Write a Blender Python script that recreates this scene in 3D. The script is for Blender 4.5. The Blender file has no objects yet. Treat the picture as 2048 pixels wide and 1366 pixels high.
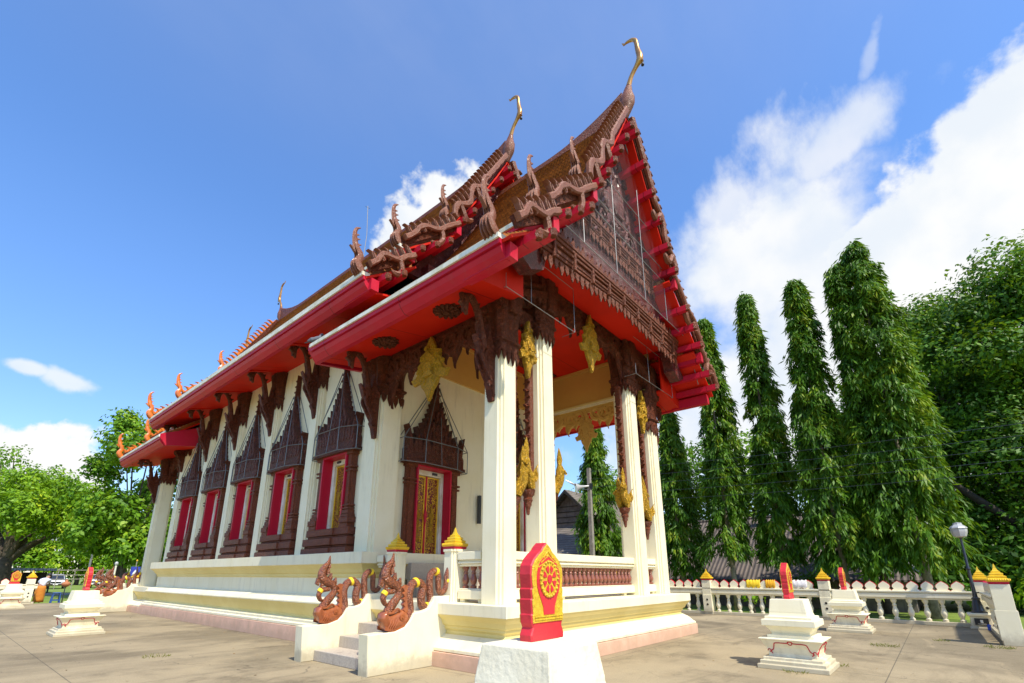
import bpy, math, random
import numpy as np
from mathutils import Vector, Matrix
S = bpy.context.scene
COL = S.collection
R = math.radians
sin, cos, pi = math.sin, math.cos, math.pi
rng = random.Random(7)

# ------------------------------------------------------------------ camera
cd = bpy.data.cameras.new("camera"); cam = bpy.data.objects.new("camera", cd); COL.objects.link(cam)
cd.sensor_width = 36; cd.lens = 963.2 / 2048 * 36; cd.shift_y = (878.5 - 683) / 2048; cd.clip_end = 2000
cam.location = (0, 0, 1.5)
YAW, PITCH = R(49.615), R(15.753)
cam.rotation_euler = (pi / 2 + PITCH, 0, -YAW)
S.camera = cam
# ------------------------------------------------------------------ sun
SUN_EL, SUN_AZ = R(54), R(196)
sd = Vector((sin(SUN_AZ) * cos(SUN_EL), cos(SUN_AZ) * cos(SUN_EL), sin(SUN_EL)))
sl = bpy.data.lights.new("sun", 'SUN'); sl.energy = 2.7; sl.angle = R(0.53); sl.color = (1.0, 0.93, 0.80)
so = bpy.data.objects.new("sun", sl); COL.objects.link(so)
so.rotation_euler = sd.to_track_quat('Z', 'Y').to_euler(); so.location = sd * 60
S.view_settings.view_transform = 'Standard'; S.view_settings.look = 'None'
S.view_settings.exposure = 1.12; S.view_settings.gamma = 1
S.render.engine = 'CYCLES'
S.cycles.max_bounces = 6; S.cycles.transparent_max_bounces = 12


# ------------------------------------------------------------------ node helper
class NT:
    def __init__(s, nt):
        s.t = nt; nt.nodes.clear()

    def n(s, typ, ins=None, **kw):
        nd = s.t.nodes.new(typ)
        for k, v in kw.items(): setattr(nd, k, v)
        for k, v in (ins or {}).items():
            sk = nd.inputs[k]
            if isinstance(v, bpy.types.NodeSocket): s.t.links.new(v, sk)
            else: sk.default_value = v
        return nd

    def m(s, op, a, b=None, c=None, clamp=False):
        nd = s.t.nodes.new('ShaderNodeMath'); nd.operation = op; nd.use_clamp = clamp
        for i, v in enumerate((a, b, c)):
            if v is None: continue
            if isinstance(v, bpy.types.NodeSocket): s.t.links.new(v, nd.inputs[i])
            else: nd.inputs[i].default_value = v
        return nd.outputs[0]

    def mix(s, f, a, b):
        nd = s.t.nodes.new('ShaderNodeMix'); nd.data_type = 'RGBA'
        for i, v in ((0, f), (6, a), (7, b)):
            if isinstance(v, bpy.types.NodeSocket): s.t.links.new(v, nd.inputs[i])
            else: nd.inputs[i].default_value = v if i == 0 else (*v, 1) if len(v) == 3 else v
        return nd.outputs[2]

    def ss(s, x, a, b):
        nd = s.t.nodes.new('ShaderNodeMapRange'); nd.interpolation_type = 'SMOOTHSTEP'
        s.t.links.new(x, nd.inputs[0]); nd.inputs[1].default_value = a; nd.inputs[2].default_value = b
        return nd.outputs[0]


# ------------------------------------------------------------------ sky with clouds (by direction)
W = bpy.data.worlds.new("World"); S.world = W; W.use_nodes = True
w = NT(W.node_tree)
sky = w.n('ShaderNodeTexSky', sky_type='NISHITA', sun_disc=False)
sky.sun_elevation = SUN_EL; sky.sun_rotation = SUN_AZ; sky.air_density = 1.0; sky.dust_density = 0.35; sky.ozone_density = 2.2
hsv = w.n('ShaderNodeHueSaturation', {'Color': sky.outputs[0], 'Saturation': 1.2, 'Value': 0.93, 'Hue': 0.506})
tc = w.n('ShaderNodeTexCoord')
dirv = tc.outputs['Generated']
sx = w.n('ShaderNodeSeparateXYZ', {0: dirv})
az = w.m('ARCTAN2', sx.outputs[0], sx.outputs[1]); el = w.m('ARCSINE', sx.outputs[2])
az = w.m('MULTIPLY', az, 180 / pi); el = w.m('MULTIPLY', el, 180 / pi)
nz1 = w.n('ShaderNodeTexNoise', {'Vector': dirv, 'Scale': 5.5, 'Detail': 9.0, 'Roughness': 0.58}).outputs[0]
nz2 = w.n('ShaderNodeTexNoise', {'Vector': dirv, 'Scale': 17.0, 'Detail': 7.0, 'Roughness': 0.55}).outputs[0]
mp = w.n('ShaderNodeMapping', {'Vector': dirv, 'Rotation': (0.3, 0.6, -0.85), 'Scale': (3.0, 9.0, 7.0)})
nz3 = w.n('ShaderNodeTexNoise', {'Vector': mp.outputs[0], 'Scale': 1.3, 'Detail': 8.0, 'Roughness': 0.6}).outputs[0]


def blob(a0, e0, ra, re, rot=0.0):
    da = w.m('SUBTRACT', az, a0); de = w.m('SUBTRACT', el, e0)
    c, s_ = cos(R(rot)), sin(R(rot))
    u = w.m('ADD', w.m('MULTIPLY', da, c / ra), w.m('MULTIPLY', de, s_ / ra))
    v = w.m('ADD', w.m('MULTIPLY', da, -s_ / re), w.m('MULTIPLY', de, c / re))
    r = w.m('SQRT', w.m('ADD', w.m('MULTIPLY', u, u), w.m('MULTIPLY', v, v)))
    return w.m('SUBTRACT', 1.0, r)


def mx(*a):
    o = a[0]
    for b in a[1:]: o = w.m('MAXIMUM', o, b)
    return o

def cov(mask, noise, amp, a, b):
    return w.ss(w.m('ADD', mask, w.m('MULTIPLY', w.m('SUBTRACT', noise, 0.5), amp)), a, b)
hp1 = w.m('MULTIPLY', w.m('SUBTRACT', w.m('SUBTRACT', 41.0, w.m('MULTIPLY', w.m('SUBTRACT', 106.0, az), 0.44)), el), 0.2)
hp2 = w.m('MULTIPLY', w.m('SUBTRACT', az, 85.2), 0.2)
big = cov(w.m('MINIMUM', hp1, hp2), nz2, 1.6, -0.05, 0.34)
low = w.m('MULTIPLY', cov(mx(blob(80, 18, 22, 18), blob(80, 31, 15, 9, 20)), nz1, 2.2, -0.15, 0.6), 0.95)
thin = w.m('MULTIPLY', cov(mx(blob(79, 36, 13, 6.5, 30), blob(90, 39.5, 7, 2.6, 20)), nz3, 2.2, -0.1, 0.7), 0.75)
cum = cov(mx(blob(40, 40, 9.5, 5.6, 12), blob(35, 37.5, 5, 4)), nz2, 2.0, 0.05, 0.4)
cum2 = cov(mx(blob(3.8, 7, 6.6, 7.0), blob(-4, 5, 7, 6)), nz2, 1.5, 0.0, 0.2)
tiny = w.m('MULTIPLY', cov(blob(94.6, 44.6, 2.6, .9, 50), nz2, 2.4, 0.0, 0.8), 0.4)
wisp = w.m('MULTIPLY', cov(mx(blob(4.9, 16.4, 2.3, 1.25, -12), blob(2.0, 16.9, 2.0, 0.8)), nz2, 1.6, 0.05, 0.6), 0.75)
veil = w.m('MULTIPLY', w.ss(nz3, 0.45, 0.75), 0.10)
dens = mx(tiny, big, low, thin, cum, cum2, wisp, w.m('MULTIPLY', w.m('MULTIPLY', w.ss(el, 36, 58), w.m('ADD', 0.7, nz3)), 0.075))
shade = w.ss(w.n('ShaderNodeTexNoise', {'Vector': dirv, 'Scale': 9.0, 'Detail': 5.0}).outputs[0], 0.3, 0.62)
ccol = w.mix(shade, (2.62, 2.80, 3.02), (3.12, 3.13, 3.10))
low_el = w.m('ADD', 0.74, w.m('MULTIPLY', w.ss(el, 2, 34), 0.26))
skc = w.n('ShaderNodeVectorMath', {0: hsv.outputs[0]}, operation='SCALE'); w.t.links.new(low_el, skc.inputs['Scale'])
bgc = w.mix(dens, skc.outputs[0], ccol)
bg = w.n('ShaderNodeBackground', {'Color': bgc, 'Strength': 0.15})
wo = w.n('ShaderNodeOutputWorld', {'Surface': bg.outputs[0]})


# ------------------------------------------------------------------ materials
def mat(name, c1, c2=None, rough=0.6, metal=0.0, spec=0.5, ns=3.0, bump=0.0, bs=30.0, carve=0.0, cs=9.0, cd=0.5, dirt=0.0, seam=0.0, stain=None, transl=0.0, coat=0.0):
    """two-tone noise paint with optional fine bump, carved relief and weather stains"""
    m = bpy.data.materials.new(name); m.use_nodes = True; n = NT(m.node_tree)
    tcn = n.n('ShaderNodeTexCoord').outputs['Object']
    col = None
    if c2 is None: c2 = tuple(x * 0.88 for x in c1)
    f = n.n('ShaderNodeTexNoise', {'Vector': tcn, 'Scale': ns, 'Detail': 6.0, 'Roughness': 0.6}).outputs[0]
    col = n.mix(n.ss(f, 0.35, 0.68), c1, c2)
    if stain:
        mpn = n.n('ShaderNodeMapping', {'Vector': tcn, 'Scale': (1.6, 1.6, 0.22)}).outputs[0]
        st = n.n('ShaderNodeTexNoise', {'Vector': mpn, 'Scale': 3.2, 'Detail': 8.0, 'Roughness': 0.7}).outputs[0]
        col = n.mix(n.m('MULTIPLY', n.ss(st, 0.50, 0.74), stain[3]), col, stain[:3])
    if dirt:
        pz = n.n('ShaderNodeSeparateXYZ', {0: n.n('ShaderNodeNewGeometry').outputs['Position']}).outputs[2]
        dn = n.n('ShaderNodeTexNoise', {'Vector': tcn, 'Scale': 4.0, 'Detail': 8.0, 'Roughness': 0.7}).outputs[0]
        k = n.ss(n.m('SUBTRACT', n.m('MULTIPLY', dn, 0.55), pz), -0.05, 0.22)
        col = n.mix(n.m('MULTIPLY', k, dirt), col, (0.26, 0.21, 0.14))
    if seam:
        sy = n.n('ShaderNodeSeparateXYZ', {0: tcn}).outputs[1]
        j = n.m('ABSOLUTE', n.m('SUBTRACT', n.m('FRACT', n.m('DIVIDE', sy, seam)), 0.5))
        col = n.mix(n.m('MULTIPLY', n.ss(j, 0.005, 0.002), 0.8), col, (0.10, 0.004, 0.008))
    hgt = None
    if carve:
        wv = n.n('ShaderNodeTexNoise', {'Vector': tcn, 'Scale': cs * 0.8, 'Detail': 3.0, 'Distortion': 2.5}).outputs[0]
        rid = n.m('ABSOLUTE', n.m('SUBTRACT', n.m('FRACT', n.m('MULTIPLY', wv, 7.0)), 0.5))
        vo = n.n('ShaderNodeTexVoronoi', {'Vector': tcn, 'Scale': cs * 1.7}).outputs['Distance']
        hgt = n.m('ADD', n.m('MULTIPLY', rid, 1.1), n.m('MULTIPLY', vo, -0.9))
        col = n.mix(n.ss(hgt, -0.30, 0.12), tuple(x * (1 - cd) for x in c1), col)
    b = n.n('ShaderNodeBsdfPrincipled', {'Base Color': col, 'Roughness': rough, 'Metallic': metal, 'Specular IOR Level': spec, 'Coat Weight': coat, 'Coat Roughness': 0.15})
    nrm = None
    if carve:
        nrm = n.n('ShaderNodeBump', {'Height': hgt, 'Strength': carve, 'Distance': 0.045}).outputs[0]
    if bump:
        fb = n.n('ShaderNodeTexNoise', {'Vector': tcn, 'Scale': bs, 'Detail': 5.0}).outputs[0]
        d = {'Height': fb, 'Strength': bump, 'Distance': 0.012}
        if nrm: d['Normal'] = nrm
        nrm = n.n('ShaderNodeBump', d).outputs[0]
    if nrm: n.t.links.new(nrm, b.inputs['Normal'])
    out = b.outputs[0]
    n.n('ShaderNodeOutputMaterial', {'Surface': out})
    return m


def leafmat(name, c1, c2, c3, sc=0.5):
    m = bpy.data.materials.new(name); m.use_nodes = True; n = NT(m.node_tree)
    tcn = n.n('ShaderNodeTexCoord').outputs['Object']
    f = n.n('ShaderNodeTexNoise', {'Vector': tcn, 'Scale': sc, 'Detail': 4.0, 'Roughness': 0.65}).outputs[0]
    g = n.n('ShaderNodeNewGeometry').outputs['Random Per Island']
    k = n.m('ADD', n.m('MULTIPLY', n.ss(f, 0.3, 0.7), 0.62), n.m('MULTIPLY', g, 0.38))
    col = n.mix(n.ss(k, 0.1, 0.6), c1, c2)
    col = n.mix(n.m('MULTIPLY', n.ss(k, 0.62, 0.95), 0.9), col, c3)
    b = n.n('ShaderNodeBsdfPrincipled', {'Base Color': col, 'Roughness': 0.5, 'Specular IOR Level': 0.28})
    tcol = n.mix(0.4, col, (0.36, 0.50, 0.015))
    t = n.n('ShaderNodeBsdfTranslucent', {'Color': tcol})
    mxs = n.n('ShaderNodeMixShader', {0: 0.3, 1: b.outputs[0], 2: t.outputs[0]})
    n.n('ShaderNodeOutputMaterial', {'Surface': mxs.outputs[0]})
    return m


CREAM = mat('cream_paint', (0.84, 0.775, 0.56), (0.80, 0.725, 0.49), 0.6, bump=0.12, bs=35, ns=1.1, stain=(0.48, 0.42, 0.29, 0.42), dirt=0.55)
CREAMY = mat('yellow_shade_and_trim', (0.76, 0.63, 0.25), (0.70, 0.56, 0.19), 0.5, bump=0.06, ns=1.1)  # beam trim, and the yellow shade painted into the base mouldings
PLASTER = mat('rough_white_plaster', (0.80, 0.75, 0.58), (0.74, 0.68, 0.5), 0.75, bump=0.55, bs=26, ns=3, stain=(0.3, 0.27, 0.2, 0.45))
PINK = mat('pink_base_paint', (0.78, 0.48, 0.34), (0.70, 0.42, 0.29), 0.7, bump=0.1, ns=2.2, stain=(0.5, 0.32, 0.22, 0.35), dirt=0.35)
RED = mat('red_paint', (0.52, 0.010, 0.036), (0.45, 0.009, 0.032), 0.42, ns=0.9, spec=0.28, seam=2.9, stain=(0.42, 0.05, 0.06, 0.4))
REDSOFT = mat('vermilion_paint', (0.62, 0.016, 0.003), (0.53, 0.013, 0.003), 0.55, ns=0.8, spec=0.2, seam=2.3)
STONERED = mat('rose_red_paint', (0.60, 0.022, 0.034), (0.50, 0.016, 0.028), 0.55, bump=0.35, bs=22, ns=6)
WHITE = mat('white_trim_paint', (0.82, 0.80, 0.72), (0.62, 0.58, 0.42), 0.6, ns=2.5, stain=(0.32, 0.28, 0.08, 0.6))
BROWN = mat('carved_brown', (0.245, 0.056, 0.018), (0.16, 0.034, 0.011), 0.46, ns=5, carve=1.0, cs=8, cd=0.48, spec=0.35)
BROWNF = mat('brown_moulding', (0.26, 0.060, 0.018), (0.165, 0.036, 0.011), 0.42, ns=6, carve=0.6, cs=13, cd=0.45, spec=0.4)
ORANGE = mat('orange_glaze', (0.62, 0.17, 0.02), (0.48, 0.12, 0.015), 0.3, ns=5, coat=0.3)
COPPER = mat('copper_brown_glaze', (0.27, 0.092, 0.047), (0.165, 0.055, 0.028), 0.44, ns=5, coat=0.05, carve=0.35, cs=13, cd=0.25, spec=0.4)
ORANGEB = mat('red_brown_glaze', (0.36, 0.105, 0.034), (0.25, 0.066, 0.022), 0.28, ns=7, coat=0.5)
BRONZE = mat('gold_bronze', (0.58, 0.30, 0.09), (0.42, 0.19, 0.06), 0.28, metal=0.65, ns=4)
GOLD = mat('gold_paint', (0.84, 0.50, 0.025), (0.72, 0.38, 0.015), 0.32, metal=0.3, ns=9, carve=0.8, cs=12, cd=0.42, coat=0.15)
GOLDS = mat('stone_gold_paint', (0.84, 0.56, 0.035), (0.74, 0.46, 0.02), 0.42, metal=0.1, ns=9, carve=0.35, cs=17, cd=0.3)
GOLDP = mat('plain_gold_paint', (0.82, 0.54, 0.03), (0.72, 0.43, 0.02), 0.4, metal=0.2, ns=6)
TAN = mat('ochre_beam_paint', (0.66, 0.40, 0.10), (0.60, 0.35, 0.085), 0.5, ns=0.9)
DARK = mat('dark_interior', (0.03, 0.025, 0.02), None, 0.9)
MAROON = mat('maroon_carved_panel', (0.17, 0.024, 0.020), (0.11, 0.018, 0.016), 0.4, ns=2.5, carve=0.7, cs=5, coat=0.25)
WIRE = mat('galvanised_wire', (0.24, 0.24, 0.24), None, 0.4, metal=0.5)
WIRED = mat('dark_wire', (0.17, 0.18, 0.18), None, 0.45, metal=0.4)
STEP = mat('washed_stone_step', (0.50, 0.44, 0.35), (0.40, 0.34, 0.28), 0.75, ns=40, bump=0.25, stain=(0.20, 0.145, 0.13, 0.8))
BALU = mat('brown_baluster_paint', (0.26, 0.085, 0.05), (0.19, 0.06, 0.035), 0.4, ns=9, coat=0.2)
YTAPE = mat('yellow_cloth', (0.85, 0.60, 0.02), (0.78, 0.50, 0.01), 0.6, ns=10)
BARK = mat('bark', (0.10, 0.075, 0.055), (0.055, 0.042, 0.032), 0.9, ns=6, bump=0.8, bs=14)
BARK_SHADED = mat('shaded_bark', (0.04, 0.032, 0.025), (0.025, 0.02, 0.016), 0.95, ns=6, bump=0.8, bs=14)  # bark darkened in colour to stand for shade on the slanting limb
BARKP = mat('pale_bark', (0.26, 0.22, 0.17), (0.14, 0.115, 0.09), 0.9, ns=5, bump=0.6, bs=16)
POLE = mat('weathered_pole', (0.30, 0.27, 0.23), (0.2, 0.18, 0.15), 0.85, ns=5, bump=0.4)
IRON = mat('black_iron', (0.018, 0.022, 0.03), None, 0.35, coat=0.3)
GREYW = mat('weathered_grey_boards', (0.20, 0.165, 0.14), (0.13, 0.105, 0.09), 0.85, ns=3, bump=0.3, stain=(0.06, 0.05, 0.045, 0.6))
GLASS = mat('lamp_glass', (0.42, 0.42, 0.42), None, 0.25)
BLACK = mat('black_plastic', (0.012, 0.012, 0.013), None, 0.4)
LEAF_COL = leafmat('mast_tree_leaf', (0.022, 0.075, 0.004), (0.085, 0.20, 0.008), (0.32, 0.38, 0.018), 0.55)
LEAF_DARK = leafmat('dark_leaf', (0.0225, 0.0725, 0.005), (0.0775, 0.2, 0.00875), (0.2375, 0.375, 0.0175), 0.35)
LEAF_LIGHT = leafmat('light_leaf', (0.06875, 0.1688, 0.005), (0.2125, 0.3875, 0.01), (0.475, 0.525, 0.0175), 0.4)
LEAF_MID = leafmat('mid_leaf', (0.04, 0.125, 0.00625), (0.1438, 0.3, 0.01125), (0.325, 0.4375, 0.02), 0.4)


def netmat(k=.05):
    m = bpy.data.materials.new('fine_bird_net'); m.use_nodes = True; n = NT(m.node_tree)
    a = n.n('ShaderNodeBsdfTransparent')
    b = n.n('ShaderNodeBsdfPrincipled', {'Base Color': (0.32, 0.33, 0.36, 1), 'Roughness': 0.45})
    mxs = n.n('ShaderNodeMixShader', {0: k, 1: a.outputs[0], 2: b.outputs[0]})
    n.n('ShaderNodeOutputMaterial', {'Surface': mxs.outputs[0]})
    return m


NET = netmat()
NETW = netmat(.025)


def tilemat():
    m = bpy.data.materials.new('glazed_roof_tile'); m.use_nodes = True; n = NT(m.node_tree)
    tcn = n.n('ShaderNodeTexCoord').outputs['Object']
    sp = n.n('ShaderNodeSeparateXYZ', {0: tcn})
    row = n.m('MULTIPLY', sp.outputs[2], 12.5)
    cid = n.m('FLOOR', row)
    cx = n.m('ADD', n.m('MULTIPLY', sp.outputs[1], 9.5), n.m('MULTIPLY', cid, 0.5))
    cc = n.n('ShaderNodeCombineXYZ', {0: n.m('FLOOR', cx), 1: cid})
    rnd = n.n('ShaderNodeTexWhiteNoise', {'Vector': cc.outputs[0]}, noise_dimensions='2D').outputs[0]
    big = n.n('ShaderNodeTexNoise', {'Vector': tcn, 'Scale': 0.8, 'Detail': 7.0, 'Roughness': 0.65}).outputs[0]
    k = n.m('ADD', n.m('MULTIPLY', rnd, 0.65), n.m('MULTIPLY', n.ss(big, 0.35, 0.65), 0.35))
    col = n.mix(k, (0.16, 0.048, 0.014), (0.46, 0.165, 0.036))
    moss = n.n('ShaderNodeTexNoise', {'Vector': tcn, 'Scale': 2.6, 'Detail': 6.0}).outputs[0]
    col = n.mix(n.m('MULTIPLY', n.ss(moss, 0.60, 0.78), 0.25), col, (0.26, 0.13, 0.03))
    fx = n.m('ABSOLUTE', n.m('SUBTRACT', n.m('FRACT', cx), 0.5))
    fz = n.m('FRACT', row)
    h = n.m('ADD', n.m('MULTIPLY', n.ss(fx, 0.5, 0.36), 0.7), n.m('MULTIPLY', fz, -0.8))
    col = n.mix(n.m('MULTIPLY', n.ss(fx, 0.43, 0.5), 0.7), col, (0.05, 0.018, 0.008))
    bp_ = n.n('ShaderNodeBump', {'Height': h, 'Strength': 0.9, 'Distance': 0.03})
    b = n.n('ShaderNodeBsdfPrincipled', {'Base Color': col, 'Roughness': 0.38, 'Normal': bp_.outputs[0], 'Coat Weight': 0.2})
    n.n('ShaderNodeOutputMaterial', {'Surface': b.outputs[0]})
    return m


TILE = tilemat()


def doormat():
    m = bpy.data.materials.new('gold_scroll_lacquer'); m.use_nodes = True; n = NT(m.node_tree)
    tcn = n.n('ShaderNodeTexCoord').outputs['Object']
    dv = n.n('ShaderNodeTexNoise', {'Vector': tcn, 'Scale': 5.0, 'Detail': 2.0}).outputs['Color']
    off = n.n('ShaderNodeVectorMath', {0: dv, 1: (0.22, 0.22, 0.22)}, operation='MULTIPLY').outputs[0]
    v2 = n.n('ShaderNodeVectorMath', {0: tcn, 1: off}, operation='ADD').outputs[0]
    vo = n.n('ShaderNodeTexVoronoi', {'Vector': v2, 'Scale': 7.5}).outputs['Distance']
    rg = n.m('ABSOLUTE', n.m('SUBTRACT', n.m('FRACT', n.m('MULTIPLY', vo, 3.4)), 0.5))
    f = n.ss(rg, 0.17, 0.24)
    col = n.mix(f, (0.62, 0.36, 0.025), (0.16, 0.01, 0.008))
    me = n.m('MULTIPLY', n.m('SUBTRACT', 1.0, f), 0.4)
    bp_ = n.n('ShaderNodeBump', {'Height': n.m('SUBTRACT', 1.0, f), 'Strength': 0.9, 'Distance': 0.018})
    b = n.n('ShaderNodeBsdfPrincipled', {'Base Color': col, 'Roughness': 0.35, 'Metallic': me, 'Normal': bp_.outputs[0]})
    n.n('ShaderNodeOutputMaterial', {'Surface': b.outputs[0]})
    return m


SCROLL = doormat()


def scalemat():
    m = bpy.data.materials.new('scaled_red_brown_glaze'); m.use_nodes = True; n = NT(m.node_tree)
    tcn = n.n('ShaderNodeTexCoord').outputs['Object']
    f = n.n('ShaderNodeTexNoise', {'Vector': tcn, 'Scale': 9.0, 'Detail': 4.0}).outputs[0]
    vo = n.n('ShaderNodeTexVoronoi', {'Vector': tcn, 'Scale': 46.0}).outputs['Distance']
    col = n.mix(f, (0.28, 0.078, 0.026), (0.42, 0.135, 0.045))
    col = n.mix(n.m('MULTIPLY', n.ss(vo, 0.30, 0.6), 0.85), col, (0.09, 0.018, 0.006))
    bp_ = n.n('ShaderNodeBump', {'Height': n.m('MULTIPLY', vo, -1.0), 'Strength': 0.9, 'Distance': 0.018})
    b = n.n('ShaderNodeBsdfPrincipled', {'Base Color': col, 'Roughness': 0.3, 'Normal': bp_.outputs[0], 'Coat Weight': 0.4})
    n.n('ShaderNodeOutputMaterial', {'Surface': b.outputs[0]})
    return m


SCALES = scalemat()


# ------------------------------------------------------------------ mesh builder
class MB:
    def __init__(s): s.V = []; s.F = []; s.M = []; s.mi = 0

    def add(s, vs, fs):
        o = len(s.V); s.V += [tuple(v) for v in vs]
        for f in fs: s.F.append(tuple(i + o for i in f)); s.M.append(s.mi)
        return s

    def box(s, x0, x1, y0, y1, z0, z1):
        return s.add([(x0, y0, z0), (x1, y0, z0), (x1, y1, z0), (x0, y1, z0), (x0, y0, z1), (x1, y0, z1), (x1, y1, z1), (x0, y1, z1)],
                     [(3, 2, 1, 0), (4, 5, 6, 7), (0, 1, 5, 4), (1, 2, 6, 5), (2, 3, 7, 6), (3, 0, 4, 7)])

    def loops(s, L, cap=True, closed=True):
        """list of equal-length vertex loops"""
        n = len(L[0]); vs = [v for l in L for v in l]; fs = []
        for k in range(len(L) - 1):
            for i in range(n if closed else n - 1):
                j = (i + 1) % n
                fs.append((k * n + i, k * n + j, (k + 1) * n + j, (k + 1) * n + i))
        if cap: fs += [tuple(range(n - 1, -1, -1)), tuple((len(L) - 1) * n + i for i in range(n))]
        return s.add(vs, fs)

    def rect(s, x0, x1, y0, y1, levels):
        """moulded rectangular stack: levels (offset, z)"""
        return s.loops([[(x0 - o, y0 - o, z), (x1 + o, y0 - o, z), (x1 + o, y1 + o, z), (x0 - o, y1 + o, z)] for o, z in levels])

    def lathe(s, prof, c=(0, 0, 0), n=16, ripple=0, amp=0.0, sq=False):
        L = []
        for r, z in prof:
            l = []
            for i in range(n):
                a = 2 * pi * i / n + (pi / 4 if sq else 0)
                rr = r * (1 + amp * cos(ripple * a))
                l.append((c[0] + rr * cos(a), c[1] + rr * sin(a), c[2] + z))
            L.append(l)
        return s.loops(L)

    def sweep(s, P, rad, n=8, flat=(1, 1), up=None):
        """tapered tube along points; rad number or list; flat scales (side, up)"""
        P = [Vector(p) for p in P]; L = []
        if not hasattr(rad, '__len__'): rad = [rad] * len(P)
        side = None
        for i, p in enumerate(P):
            t = (P[min(i + 1, len(P) - 1)] - P[max(i - 1, 0)]).normalized()
            if up is not None: b = Vector(up)
            elif side is None: b = Vector((0, 0, 1)) if abs(t.z) < 0.9 else Vector((1, 0, 0))
            else: b = side
            if up is not None:
                a = b - t * b.dot(t)
                a = a.normalized() if a.length > 1e-4 else Vector((1, 0, 0))
                c = t.cross(a)
            else:
                c = (b - t * b.dot(t)).normalized(); a = c.cross(t); side = c
            L.append([tuple(p + a * (cos(2 * pi * k / n) * rad[i] * flat[0]) + c * (sin(2 * pi * k / n) * rad[i] * flat[1])) for k in range(n)])
        return s.loops(L)

    def ext(s, pts, f, t0, t1, bev=0.0):
        """extrude 2D outline; f(u,v,t)->xyz; optional bevel on both faces"""
        n = len(pts)
        if bev:
            ar = sum(pts[i][0] * pts[(i + 1) % n][1] - pts[(i + 1) % n][0] * pts[i][1] for i in range(n))
            sg = 1 if ar > 0 else -1
            ins = []
            for i in range(n):
                p0, p1, p2 = Vector(pts[i - 1]), Vector(pts[i]), Vector(pts[(i + 1) % n])
                e1 = (p1 - p0).normalized() if (p1 - p0).length > 1e-6 else Vector((1, 0)); e2 = (p2 - p1).normalized() if (p2 - p1).length > 1e-6 else e1
                nn = Vector((-(e1.y + e2.y), e1.x + e2.x)) * sg
                nn = nn.normalized() if nn.length > 1e-3 else Vector((0, 0))
                ins.append(tuple(p1 + nn * bev))
            d = bev if t1 > t0 else -bev
            return s.loops([[f(u, v, t0) for u, v in ins], [f(u, v, t0 + d) for u, v in pts], [f(u, v, t1 - d) for u, v in pts], [f(u, v, t1) for u, v in ins]])
        return s.loops([[f(u, v, t0) for u, v in pts], [f(u, v, t1) for u, v in pts]])

    def build(s, name, mats, parent=None, smooth=False, bevel=0.0, loc=None, angle=None):
        if not isinstance(mats, (list, tuple)): mats = [mats]
        me = bpy.data.meshes.new(name); me.from_pydata(s.V, [], s.F)
        for m in mats: me.materials.append(m)
        if len(mats) > 1: me.polygons.foreach_set('material_index', s.M)
        fix_normals(me)
        if smooth: me.polygons.foreach_set('use_smooth', [True] * len(me.polygons))
        if angle: me.set_sharp_from_angle(angle=R(angle))
        o = bpy.data.objects.new(name, me); COL.objects.link(o)
        if parent: o.parent = parent
        if loc: o.location = loc
        if bevel:
            b = o.modifiers.new('bevel', 'BEVEL'); b.width = bevel; b.segments = 2; b.limit_method = 'ANGLE'; b.angle_limit = R(40)
        return o


import bmesh
def fix_normals(me):
    bm = bmesh.new(); bm.from_mesh(me); bmesh.ops.recalc_face_normals(bm, faces=bm.faces[:]); bm.to_mesh(me); bm.free()


def tag(o, label=None, cat=None, group=None, kind=None):
    if label: o['label'] = label
    if cat: o['category'] = cat
    if group: o['group'] = group
    if kind: o['kind'] = kind
    return o


def empty(name, loc=(0, 0, 0), rz=0, **k):
    o = bpy.data.objects.new(name, None); COL.objects.link(o); o.location = loc; o.rotation_euler = (0, 0, rz); o.empty_display_size = 0.2
    return tag(o, **k)


def copy_tree(o, parent=None, depth=0):
    c = o.copy(); COL.objects.link(c)
    if parent: c.parent = parent
    for ch in list(o.children): copy_tree(ch, c)
    return c


def lerp(a, b, t): return a + (b - a) * t


def path(pts, n=6):
    """catmull-rom resample"""
    P = [Vector(p) for p in pts]; out = []
    for i in range(len(P) - 1):
        p0, p1, p2, p3 = P[max(i - 1, 0)], P[i], P[i + 1], P[min(i + 2, len(P) - 1)]
        for k in range(n):
            t = k / n
            out.append(0.5 * ((2 * p1) + (p2 - p0) * t + (2 * p0 - 5 * p1 + 4 * p2 - p3) * t * t + (3 * p1 - p0 - 3 * p2 + p3) * t ** 3))
    out.append(P[-1]); return out


def rs(vals, n):
    """resample list of numbers to n"""
    m = len(vals) - 1
    return [lerp(vals[min(int(i * m / (n - 1)), m - 1)], vals[min(int(i * m / (n - 1)) + 1, m)], i * m / (n - 1) - min(int(i * m / (n - 1)), m - 1)) for i in range(n)]


def flame(h, wd, lean=0.25, n=7):
    """2D flame outline, base centred on u=0"""
    l, r = [], []
    for i in range(n + 1):
        t = i / n
        wv = wd * 0.5 * (sin(pi * min(1, (t * 0.85 + 0.22))) ** 0.9) * (1 - t ** 3)
        c = lean * h * (t ** 2) - 0.12 * wd * sin(t * pi * 2)
        l.append((c - wv, t * h)); r.append((c + wv, t * h))
    return r[:-1] + [(lean * h, h)] + l[:-1][::-1]

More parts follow.
